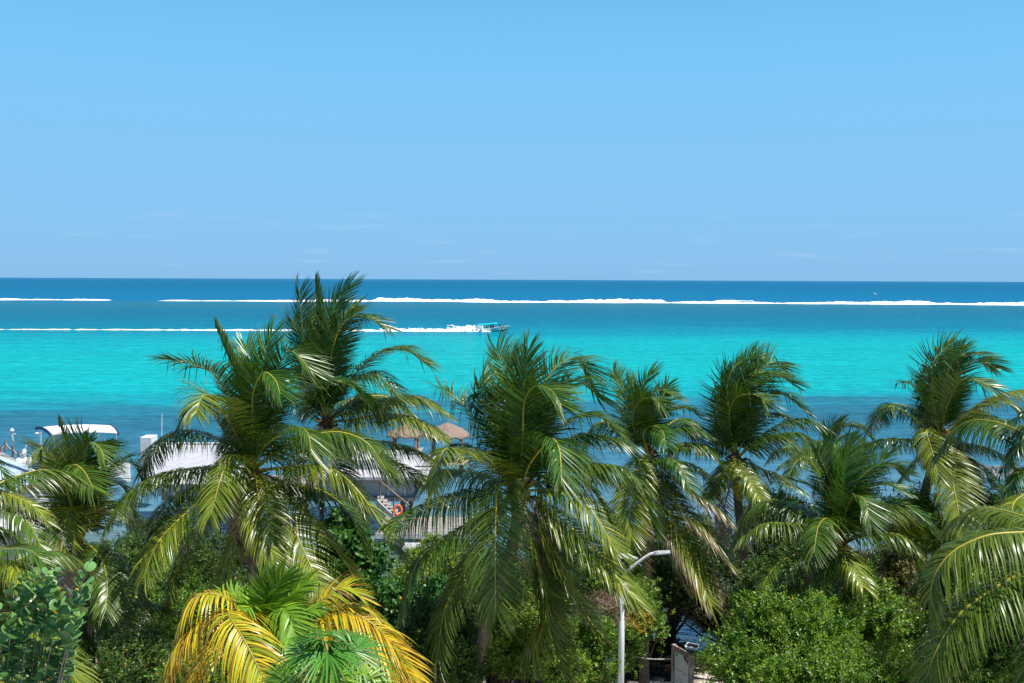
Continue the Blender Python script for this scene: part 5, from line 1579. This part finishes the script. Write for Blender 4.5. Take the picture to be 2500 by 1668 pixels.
def pier_lamp():
    q = on_z(31, 1116, 1.0); Y = q[1]
    zt = at(30, 1052, Y)[2]
    root = empty('globe_lamp', Vector((q[0], q[1], 1.0)), 'white globe lamp on a post with a small crossbar on the pier', 'lamp')
    MB().tube([(q[0], Y, 1.0), (q[0], Y, zt - 0.05)], [0.06, 0.05], n=8).build('pole', M['wood'], root, smooth=True)
    MB().ball((q[0], Y, zt + 0.02), 0.135, 14, 9).build('globe', M['gel'], root, smooth=True)
    MB().box((q[0], Y, zt - 0.21), (0.48, 0.05, 0.06)).build('crossbar', M['white'], root)
    MB().tube([(q[0], Y, zt + 0.14), (q[0], Y, zt + 0.24)], 0.015, n=6).build('finial', M['white'], root)
    MB().prism([(q[0] + 0.03, Y - 0.06, zt - 0.3), (q[0] + 0.10, Y - 0.06, zt - 0.32), (q[0] + 0.13, Y - 0.06, zt - 0.68), (q[0] + 0.05, Y - 0.06, zt - 0.66), (q[0] + 0.02, Y - 0.06, zt - 0.5)], (0, 0.02, 0)).build('cloth_tie', M['canvas'], root)
    q = on_z(101, 1140, 1.0); Y = q[1]; zt = at(100, 1055, Y)[2]
    root = empty('dock_light', Vector((q[0], q[1], 1.0)), 'pale square post with a small white light arm beside the boat canopy', 'lamp')
    MB().box((q[0], Y, (1.0 + zt) / 2), (0.10, 0.10, zt - 1.0)).build('pole', M['whitewood'], root, bevel=0.008)
    h = at(90, 1058, Y)
    MB().ball(h, 0.10, 10, 6, (1.4, 1, 0.6)).build('lamp_head', M['white'], root, smooth=True)
    MB().tube([(q[0], Y, zt - 0.08), tuple(h)], 0.022, n=6).build('arm', M['white'], root)
pier_lamp()

# ------------------------------------------------------------------ moored boat with white canopy
def moored_boat():
    Y = 63.0
    def P(px, py, dy=0.0): return at(px, py, Y + dy)
    bow = P(300, 1128); stern = P(66, 1120)
    zc = float(P(120, 1062, -1.2)[2])
    c = P(185, 1120)
    root = empty('moored_boat', Vector((c[0], c[1], 0)), 'white motorboat under a long white canopy with navy edges at the pier', 'boat')
    xs, xb = float(P(62, 1110)[0]), float(P(318, 1110)[0])
    L = xb - xs; yc = Y
    # hull: sections from stern to bow
    secs = [(0.0, 1.05, 0.95), (0.25, 1.15, 0.92), (0.55, 1.15, 0.95), (0.78, 0.85, 1.05), (0.92, 0.42, 1.18), (1.0, 0.04, 1.28)]
    v = []
    for t, hw, zt in secs:
        x = xs + t * L
        v += [(x, yc - hw, zt), (x, yc - hw * 0.92, 0.35), (x, yc - hw * 0.45, -0.15), (x, yc + hw * 0.45, -0.15), (x, yc + hw * 0.92, 0.35), (x, yc + hw, zt), (x, yc + hw * 0.86, zt), (x, yc + hw * 0.8, 0.45), (x, yc - hw * 0.8, 0.45), (x, yc - hw * 0.86, zt)]
    f = []; n = 10
    for i in range(len(secs) - 1):
        for k in range(n):
            k2 = (k + 1) % n
            f.append((i * n + k, (i + 1) * n + k, (i + 1) * n + k2, i * n + k2))
    f += [tuple(range(n)), tuple(range((len(secs) - 1) * n, len(secs) * n))[::-1]]
    MB().add(v, f).build('hull', M['gel'], root)
    # outboard motors
    for dy in (-0.35, 0.35):
        m = MB(); mx = xs - 0.22
        m.tube([(mx, yc + dy, 0.2), (mx, yc + dy, 0.75), (mx - 0.03, yc + dy, 1.0), (mx - 0.06, yc + dy, 1.42), (mx - 0.06, yc + dy, 1.55)], [0.07, 0.10, 0.21, 0.19, 0.08], n=10)
        m.build('outboard_motor', M['gel'], root, smooth=True)
    # console with lettering plate and windscreen
    con = MB().box((xs + L * 0.32, yc - 0.25, 1.15), (1.25, 0.9, 0.95)).build('console', M['gel'], root, bevel=0.04)
    t = MB(); bx = xs + L * 0.32 - 0.38
    for k, w in enumerate((0.10, 0.08, 0.10, 0.09)):
        t.box((bx + k * 0.16, yc - 0.705, 1.46), (w, 0.006, 0.11)); t.box((bx + k * 0.16 + 0.02, yc - 0.708, 1.43), (w * 0.3, 0.006, 0.05))
    t.build('lettering', M['red'], con)
    MB().prism([(xs + L * 0.32 - 0.55, yc - 0.68, 1.64), (xs + L * 0.32 + 0.45, yc - 0.68, 1.64), (xs + L * 0.32 + 0.25, yc - 0.55, 2.02), (xs + L * 0.32 - 0.45, yc - 0.55, 2.02)], (0, 0.02, 0)).build('windscreen', M['greycloth'], con)
    bt = MB()
    for k in range(3): bt.box((xs + L * (0.5 + 0.13 * k), yc, 0.72), (0.35, 1.7, 0.10))
    bt.build('benches', M['white'], root)
    # canopy: four corners from the photograph, cambered across
    A = P(125, 1063, -1.1); B = P(289, 1058, -1.1); C_ = P(262, 1041, 1.1); D_ = P(87, 1046, 1.1)
    zc = 2.75
    def fix(q): q = q.copy(); return q
    A, B, C_, D_ = map(fix, (A, B, C_, D_))
    nx, ny = 14, 8; vv = []
    for j in range(ny + 1):
        for i in range(nx + 1):
            s, t_ = i / nx, j / ny
            p = (A * (1 - s) + B * s) * (1 - t_) + (D_ * (1 - s) + C_ * s) * t_
            p[2] += 0.22 * (1 - (2 * t_ - 1) ** 2) + 0.12 * (1 - (2 * s - 1) ** 2)
            vv.append(p)
    ff = [(j * (nx + 1) + i, j * (nx + 1) + i + 1, (j + 1) * (nx + 1) + i + 1, (j + 1) * (nx + 1) + i) for j in range(ny) for i in range(nx)]
    cp = MB().add(vv, ff).build('canopy', M['canvas'], root, smooth=True)
    so = cp.modifiers.new('thick', 'SOLIDIFY'); so.thickness = 0.035
    ed = MB()
    for q0, q1 in ((A, D_), (B, C_)):
        pts = []
        for t_ in np.linspace(0, 1, 9):
            p = q0 * (1 - t_) + q1 * t_; p[2] += 0.22 * (1 - (2 * t_ - 1) ** 2) - 0.03; pts.append(p)
        for a_, b_ in zip(pts[:-1], pts[1:]): ed.beam(a_, b_, 0.07, 0.17)
    ed.build('edge_trim', M['navy'], cp)
    for s, t_ in ((0.04, 0.0), (0.36, 0.0), (0.7, 0.0), (0.97, 0.0), (0.04, 1.0), (0.36, 1.0), (0.7, 1.0), (0.97, 1.0)):
        p = (A * (1 - s) + B * s) * (1 - t_) + (D_ * (1 - s) + C_ * s) * t_
        q = MB(); q.tube([tuple(p), (p[0] - 0.12, yc + (1 if t_ > .5 else -1) * 0.95, 0.9)], 0.024, n=6); q.build('canopy_post', M['alu'], root)
    ld = MB(); lx = xs + L * 0.37
    for dx in (0, 0.35): ld.tube([(lx + dx, yc - 0.9, 0.9), (lx + dx, yc - 0.9, 2.55)], 0.02, n=6)
    for k in range(6): ld.tube([(lx, yc - 0.9, 1.1 + k * 0.25), (lx + 0.35, yc - 0.9, 1.1 + k * 0.25)], 0.018, n=6)
    ld.build('ladder', M['white'], root)
    rl = MB(); rl.tube([(xs + 0.1, yc - 1.0, 1.35), (xs + L * 0.2, yc - 1.05, 1.42), (xs + L * 0.3, yc - 1.05, 1.42)], 0.025, n=6); rl.tube([(xs + 0.1, yc - 1.0, 1.35), (xs + 0.1, yc - 1.0, 0.9)], 0.025, n=6)
    rl.build('handrail', M['white'], root)
moored_boat()
for (px, py, lab) in ((58, 1108, 'long white fender hanging at the stern of the moored boat'), (71, 1128, 'pale round fender between the pier and the boat hull')):
    q = at(px, py, 61.4); m = MB(); m.ball(q, 0.17, 10, 8, (1, 1, 1.9), axis=(0.25, 0, 1)); m.tube([q + np.array([0.07, 0, 0.3]), q + np.array([0.12, 0.2, 0.55])], 0.015, n=5)
    o = m.build('fender', M['gel'], smooth=True, origin=tuple(q)); tag(o, lab, 'fender')

# ------------------------------------------------------------------ boathouse with the pale metal roof at the left
def boathouse():
    R1 = at(-40, 1102, 48.5); R2 = at(112, 1180, 43.0); zr = 4.35; R1[2] = zr; R2[2] = zr
    d = nrm(R2 - R1); s = np.array([-d[1], d[0], 0]); s = s if s[1] < 0 else -s     # towards the camera
    if s[0] > 0: pass
    E = 3.0; drop = 1.15; W = 1.6
    c = (R1 + R2) / 2
    root = empty('boathouse', Vector((c[0], c[1], 0.6)), 'low building with a ribbed pale blue metal roof at the left edge', 'building')
    e1 = R1 + s * E - np.array([0, 0, drop]); e2 = R2 + s * E - np.array([0, 0, drop])
    b1 = R1 - s * W - np.array([0, 0, drop * 0.6]); b2 = R2 - s * W - np.array([0, 0, drop * 0.6])
    m = MB(); m.prism([R1, R2, e2, e1], (0, 0, -0.06)); m.prism([b1, b2, R2, R1], (0, 0, -0.06))
    rf = m.build('roof', M['metalroof'], root)
    rb = MB(); n = 24
    for k in range(n + 1):
        t = k / n; p = R1 * (1 - t) + R2 * t + np.array([0, 0, 0.02]); q = e1 * (1 - t) + e2 * t + np.array([0, 0, 0.02])
        rb.beam(p, q, 0.03, 0.045)
    rb.build('ribs', M['metalroof'], rf)
    MB().beam(R1 + np.array([0, 0, 0.05]), R2 + np.array([0, 0, 0.05]), 0.34, 0.05).build('ridge_cap', M['metalroof'], rf)
    MB().beam(e1 + np.array([0, 0, -0.10]), e2 + np.array([0, 0, -0.10]), 0.05, 0.2).build('fascia', M['white'], rf)
    MB().beam(R2 + d * 0.03 + np.array([0, 0, -0.09]), e2 + d * 0.03 + np.array([0, 0, -0.09]), 0.05, 0.2).build('bargeboard', M['post'], rf)
    i1, i2 = R1 + s * (E - 0.35) - d * -0.3, R2 + s * (E - 0.35) - d * 0.35
    j1, j2 = R1 - s * (W - 0.3) + d * 0.3, R2 - s * (W - 0.3) - d * 0.35
    zt = zr - drop - 0.05
    w = MB(); base = [np.array([*q[:2], 0.3]) for q in (i1, i2, j2, j1)]
    w.prism(base, (0, 0, zt - 0.3)); w.prism([np.array([*i2[:2], zt + 0.002]), np.array([*j2[:2], zt + 0.002]), np.array([*(R2 - d * 0.35)[:2], zr - 0.12])], tuple(d * -0.1))
    w.build('wall', M['whitewood'], root)
    dr = MB(); dc = i1 * 0.45 + i2 * 0.55; dr.box((dc[0] + s[0] * 0.02, dc[1] + s[1] * 0.02, 1.5), (1.1, 0.06, 2.0), rz=math.atan2(d[1], d[0])); dr.build('door', M['wood'], root)
    # lower lean-to roof edge in front
    g1 = at(-60, 1322, 40.5); g2 = at(80, 1281, 41.5); 
    m = MB(); m.prism([g1, g2, g2 + np.array([-0.9, 2.0, 0.5]), g1 + np.array([-0.9, 2.0, 0.5])], (0, 0, -0.08)); m.build('porch_roof', M['white'], root)
boathouse()

# ------------------------------------------------------------------ broken dock at the right
def broken_dock():
    Y = 62.0
    def P(px, py, dy=0): return at(px, py, Y + dy)
    c = P(2440, 1150)
    root = empty('broken_dock', Vector((c[0], c[1], 0)), 'storm-broken wooden dock with a white plank standing in the water at right', 'dock')
    zz = float(P(2440, 1147)[2])
    for px in (2395, 2425, 2470, 2510):
        m = MB(); p = P(px, 1150, 0.2 if px != 2425 else -0.4); m.tube([(p[0], p[1], -1.2), (p[0], p[1], zz + 0.18)], 0.12, n=9); m.build('post', M['wood'], root, smooth=True)
    for (a, b, h) in (((2388, 1136), (2432, 1146), 0.22), ((2405, 1150), (2428, 1152), 0.14), ((2408, 1157), (2425, 1156), 0.12), ((2430, 1152), (2500, 1158), 0.14), ((2448, 1164), (2500, 1168), 0.16), ((2425, 1141), (2490, 1143), 0.15)):
        m = MB(); m.beam(P(*a, -0.45), P(*b, -0.3), 0.18, h); m.build('plank', M['wood'], root)
    m = MB(); m.beam(P(2427, 1165, -0.6), P(2450, 1162, -0.55), 0.06, 0.34); m.build('plank', M['white'], root)
    m = MB()
    for k in range(6): m.beam(P(2470 + k * 9, 1150, 0.2), P(2466 + k * 9, 1158, -0.9), 0.17, 0.05)
    m.build('planks', M['wood'], root)
    m = MB(); p = P(2434, 1176, -0.5); m.tube([(p[0], p[1], -0.5), (p[0], p[1], float(P(2434, 1171, -.5)[2]))], 0.07, n=8); m.build('stub', M['white'], root)
broken_dock()

# ------------------------------------------------------------------ speedboat with passengers, and its wake
def speedboat():
    Y = 249.0
    k = Y / F
    def P(px, py, dy=0.0): return at(px, py, Y + dy)
    c = P(1200, 808)
    root = empty('speedboat', Vector((c[0], c[1], 0)), 'pale speedboat with turquoise canopy and passengers racing left to right', 'boat')
    # side outline traced from bow to stern (source px): gunwale and keel
    # zoom factor 15.67, offset (1120,770)
    g = [(1162, 803.5), (1175, 802.8), (1190, 801.8), (1205, 800.5), (1220, 798.6), (1235, 796.4), (1245, 795.4)]
    kz = [(1162, 811.5), (1175, 811.8), (1190, 812.0), (1205, 812.0), (1222, 811.2), (1234, 807.0), (1243.5, 797.5)]
    hw = [0.95, 1.0, 1.02, 1.0, 0.82, 0.45, 0.05]
    v = []
    for (gp, kp, w) in zip(g, kz, hw):
        a = P(*gp); b = P(*kp); m_ = a * 0.42 + b * 0.58
        x = a[0]
        v += [(x, Y - w, a[2]), (m_[0], Y - w * 0.86, m_[2]), (b[0], Y - w * 0.25, b[2]), (b[0], Y + w * 0.25, b[2]), (m_[0], Y + w * 0.86, m_[2]), (x, Y + w, a[2]), (x, Y + w * 0.84, a[2] - 0.02), (x, Y + w * 0.75, m_[2]), (x, Y - w * 0.75, m_[2]), (x, Y - w * 0.84, a[2] - 0.02)]
    n = 10; f = []; fb = []
    for i in range(6):
        for q in range(n):
            q2 = (q + 1) % n
            (fb if q in (1, 2, 3) else f).append((i * n + q, (i + 1) * n + q, (i + 1) * n + q2, i * n + q2))
    f += [tuple(range(n)), tuple(range(6 * n, 7 * n))[::-1]]
    MB().add(v, f).build('hull', M['hull'], root)
    # dark bottom
    MB().add(v, fb).build('hull_bottom', M['hullbot'], root)
    tr = MB()
    for i in range(6):
        a = P(*g[i]); b = P(*g[i + 1]); tr.beam((a[0], Y - hw[i] - 0.01, a[2] + 0.02), (b[0], Y - hw[i + 1] - 0.01, b[2] + 0.02), 0.10, 0.10)
        tr.beam((a[0], Y + hw[i] + 0.01, a[2] + 0.02), (b[0], Y + hw[i + 1] + 0.01, b[2] + 0.02), 0.10, 0.10)
    tr.build('gunwale', M['gel'], root)
    # foredeck
    a, b, e = P(1224, 798.2), P(1236, 796.4), P(1245, 795.4)
    MB().add([(a[0], Y - 0.78, a[2]), (a[0], Y + 0.78, a[2]), (b[0], Y + 0.42, b[2] + 0.03), (e[0], Y, e[2] + 0.02), (b[0], Y - 0.42, b[2] + 0.03)], [(0, 4, 3, 2, 1)]).build('foredeck', M['gel'], root)
    # lettering on the bow side (unreadable at this distance: dark strokes)
    lt = MB()
    for (x0, x1) in ((1196.5, 1198.5), (1200.5, 1203), (1203.6, 1205.6), (1206.4, 1209.6)):
        p0, p1 = P(x0, 804.0), P(x1, 803.6); lt.beam((p0[0], Y - 1.0, p0[2]), (p1[0], Y - 0.97, p1[2]), 0.03, 0.10)
    lt.build('lettering', M['dark'], root)
    # canopy
    q0, q1 = P(1165, 793.0), P(1213.5, 789.2)
    vv = []; nx, ny = 8, 6
    for j in range(ny + 1):
        for i in range(nx + 1):
            s, t = i / nx, j / ny; p = q0 * (1 - s) + q1 * s
            vv.append((p[0], Y - 0.95 + 1.9 * t, p[2] + 0.13 * (1 - (2 * t - 1) ** 2) + 0.04 * math.sin(s * 9)))
    ff = [(j * (nx + 1) + i, j * (nx + 1) + i + 1, (j + 1) * (nx + 1) + i + 1, (j + 1) * (nx + 1) + i) for j in range(ny) for i in range(nx)]
    cn = MB().add(vv, ff).build('canopy', M['aqua'], root, smooth=True); so = cn.modifiers.new('thick', 'SOLIDIFY'); so.thickness = 0.12
    for (xt, yt, xb, yb) in ((1170, 793, 1168, 803), (1188, 792, 1186, 802), (1205, 790.5, 1209, 800)):
        for sy in (-0.9, 0.9):
            a, b = P(xt, yt), P(xb, yb); m = MB(); m.tube([(a[0], Y + sy, a[2]), (b[0], Y + sy, b[2])], 0.035, n=6); m.build('canopy_post', M['alu'], root)
    m = MB()
    for xx in (1159.5, 1162.5):
        a, b = P(xx, 794.3), P(xx + 0.6, 804); m.tube([(a[0], Y - 0.5, a[2]), (b[0], Y - 0.5, b[2])], 0.035, n=6)
    a, b = P(1159.5, 794.5), P(1162.5, 794.2); m.tube([(a[0], Y - 0.5, a[2]), (b[0], Y - 0.5, b[2])], 0.04, n=6)
    m.build('stern_arch', M['alu'], root)
    a = P(1161.5, 803.5); m = MB(); m.tube([(a[0] - 0.1, Y, 0.2), (a[0] - 0.12, Y, a[2] - 0.2), (a[0] - 0.15, Y, a[2] + 0.05), (a[0] - 0.15, Y, a[2] + 0.22)], [0.08, 0.12, 0.2, 0.1], n=9); m.build('outboard_motor', M['dark'], root, smooth=True)
    bn = MB()
    for px in (1181, 1189, 1198, 1205):
        q = P(px, 803.5); bn.box((q[0], Y, q[2]), (0.3, 1.6, 0.08))
    bn.build('benches', M['white'], root)
    # passengers
    def person(px, py_seat, dy, top, stand, label):
        s = P(px, py_seat, dy)
        r = empty('person', Vector([float(q) for q in s]), label, 'person', 'people aboard the speedboat')
        # one continuous body: skin modifier over a joint skeleton (sitting or standing, facing the bow = +X)
        if stand:
            J = {'pel': (0, 0, 0.86), 'sp': (0.0, 0, 1.15), 'ch': (0.02, 0, 1.36), 'nk': (0.02, 0, 1.50), 'hd': (0.03, 0, 1.62), 'hd2': (0.03, 0, 1.76)}
            legs = {'kn': (0.03, 0.47), 'ft': (0.0, 0.06), 'toe': (0.18, 0.03)}
        else:
            J = {'pel': (0, 0, 0.08), 'sp': (-0.02, 0, 0.36), 'ch': (0.0, 0, 0.56), 'nk': (0.01, 0, 0.69), 'hd': (0.03, 0, 0.80), 'hd2': (0.03, 0, 0.94)}
            legs = {'kn': (0.42, 0.10), 'ft': (0.42, -0.36), 'toe': (0.58, -0.38)}
        V = [J[q] for q in ('pel', 'sp', 'ch', 'nk', 'hd', 'hd2')]; Rr = [0.145, 0.125, 0.15, 0.055, 0.095, 0.07]
        E = [(0, 1), (1, 2), (2, 3), (3, 4), (4, 5)]
        for sy in (-1, 1):
            b0 = len(V); cz = J['ch'][2]
            V += [(0.02, sy * 0.19, cz + 0.05), (0.04, sy * 0.24, cz - 0.24), (0.22, sy * 0.22, cz - 0.36), (0.30, sy * 0.21, cz - 0.36)]; Rr += [0.06, 0.048, 0.038, 0.035]
            E += [(2, b0), (b0, b0 + 1), (b0 + 1, b0 + 2), (b0 + 2, b0 + 3)]
            b0 = len(V); V += [(0.02, sy * 0.10, J['pel'][2] - 0.06), (legs['kn'][0], sy * 0.12, legs['kn'][1]), (legs['ft'][0], sy * 0.12, legs['ft'][1]), (legs['toe'][0], sy * 0.12, legs['toe'][1])]; Rr += [0.09, 0.065, 0.045, 0.035]
            E += [(0, b0), (b0, b0 + 1), (b0 + 1, b0 + 2), (b0 + 2, b0 + 3)]
        me = bpy.data.meshes.new('body'); me.from_pydata(V, E, []); me.update(); me.materials.append(M['skin'])
        o = bpy.data.objects.new('body', me); COL.objects.link(o); o.parent = r
        sk = o.modifiers.new('skin', 'SKIN'); sk.use_smooth_shade = True
        lay = me.skin_vertices[0].data if me.skin_vertices else None
        if lay is None:
            bpy.context.view_layer.objects.active = o
        else:
            for i, rad in enumerate(Rr): lay[i].radius = (rad, rad)
            lay[0].use_root = True
        o.modifiers.new('sub', 'SUBSURF').levels = 1
        off = s
        def loc(pt): return (pt[0] + off[0], pt[1] + off[1], pt[2] + off[2])
        pz, cz = J['pel'][2], J['ch'][2]
        sh = MB(); sh.tube([loc((0, 0, pz - 0.05)), loc((-0.01, 0, (pz + cz) / 2)), loc((0.0, 0, cz - 0.02)), loc((0.01, 0, cz + 0.12))], [0.19, 0.175, 0.21, 0.09], n=10)
        for sy in (-1, 1): sh.tube([loc((0.02, sy * 0.15, cz + 0.05)), loc((0.03, sy * 0.21, cz + 0.02)), loc((0.045, sy * 0.25, cz - 0.18))], [0.085, 0.085, 0.07], n=8)
        sh.build('shirt', top, r, smooth=True)
        ps = MB()
        for sy in (-1, 1): ps.tube([loc((0.0, sy * 0.10, pz - 0.03)), loc((legs['kn'][0] * 0.9, sy * 0.12, pz + (legs['kn'][1] - pz) * 0.9)), loc((legs['kn'][0], sy * 0.12, legs['kn'][1])), loc((legs['ft'][0], sy * 0.12, legs['ft'][1] + 0.1))], [0.12, 0.09, 0.085, 0.065], n=8)
        ps.build('trousers', M['cl_dark'], r, smooth=True)
        hz = J['hd'][2]; hb = MB(); hb.ball(loc((0.0, 0, hz + 0.075)), 0.12, 10, 6, (1.0, 0.95, 0.95)); hb.build('hair', M['hair'], r, smooth=True)
    people = [(1178.5, 812.5, -0.3, 'cl_dark', True, 'person in dark clothes standing at the stern, under the canopy'),
              (1187.5, 812.0, 0.1, 'cl_dark', True, 'person in dark clothes standing beside the middle canopy post'),
              (1192.5, 803.2, -0.5, 'cl_white', False, 'person in a white top seated amidships'),
              (1198.5, 802.3, 0.2, 'cl_dark', False, 'person in a dark top seated behind the one in pink'),
              (1201.5, 802.2, -0.5, 'cl_pink', False, 'person in a pink top seated near the front canopy post'),
              (1204.5, 801.2, 0.3, 'cl_dark', False, 'person in dark clothes seated foremost beneath the canopy'),
              (1220.5, 799.8, -0.1, 'cl_dark', False, 'person in dark clothes seated alone on the open bow')]
    for (px, py, dy, t, st, lab) in people: person(px, py, dy, M[t], st, lab)
    # bow shadow line foam and wake
    rng = np.random.RandomState(21)
    xs0 = float(P(-200, 810)[0]); xs1 = float(P(1200, 811)[0])
    xs = np.arange(xs0, xs1, 0.35); n = len(xs); t = (xs - xs0) / (xs1 - xs0)
    lump = 0.5 + 0.5 * np.sin(xs * 0.9 + np.sin(xs * 0.23) * 3) * np.sin(xs * 0.37 + 1)
    near = np.exp(-((xs1 - 10 - xs) / 30.0).clip(0) )
    h = 0.05 + 0.26 * lump * (0.25 + 0.75 * t) + 0.6 * near * (0.5 + lump * 0.6)
    rooster = np.exp(-((xs - float(P(1145, 800)[0])) / 2.6) ** 2) * 0.75
    h = (h + rooster) * np.clip((xs1 - xs) / 4.5, 0.05, 1)
    brk = np.interp(np.sin(xs * 0.31) + np.sin(xs * 0.83 + 2) + 0.8 * np.sin(xs * 1.9), [-1.9, -0.9], [0.15, 1.0])
    brk = 1 - (1 - brk) * (1 - t) ** 0.7
    w = (1.4 + 1.4 * lump + 0.5 * (1 - t)) * brk; h = h * brk
    o = foam_ridge('boat_wake', xs, np.full(n, Y - 0.9) + 0.6 * np.sin(xs * 0.05), w, h, 22, '')
    tag(o, 'long white foam trail streaming behind the speedboat', 'wake', kind='stuff')
    mb = MB()
    for q in range(420):
        t_ = rng.rand() ** 1.6
        x = xs1 - 2 - t_ * 26; hh = (1.35 if 2 < xs1 - x < 11 else 0.55) * rng.rand() ** 1.5
        mb.ball((x, Y - 1.0 + rng.normal(0, 0.5), 0.15 + hh), rng.uniform(0.06, 0.22), 5, 4, (1.6, 1, 0.9))
    o = mb.build('spray', M['foam'], origin=(xs1, Y, 0)); tag(o, 'white spray thrown up at the stern of the speedboat', 'spray', kind='stuff')
speedboat()

def far_boat():
    Y = 950.0; p = at(2134, 716.5, Y)
    root = empty('far_boat', Vector((float(p[0]), Y, 0)), 'tiny white boat far out beyond the surf line at right', 'boat')
    x = float(p[0]); v = []
    for t, hw, zt in ((-1.6, 0.7, 0.7), (0.6, 0.75, 0.75), (1.6, 0.4, 1.0), (2.1, 0.03, 1.15)):
        v += [(x + t, Y - hw, zt), (x + t, Y - hw * 0.6, -0.1), (x + t, Y + hw * 0.6, -0.1), (x + t, Y + hw, zt)]
    f = [(i * 4 + k, (i + 1) * 4 + k, (i + 1) * 4 + (k + 1) % 4, i * 4 + (k + 1) % 4) for i in range(3) for k in range(4)] + [(0, 1, 2, 3), (15, 14, 13, 12)]
    MB().add(v, f).build('hull', M['gel'], root)
    MB().box((x + 0.3, Y, 1.2), (1.2, 1.0, 0.9)).build('cabin', M['white'], root, bevel=0.08)
far_boat()
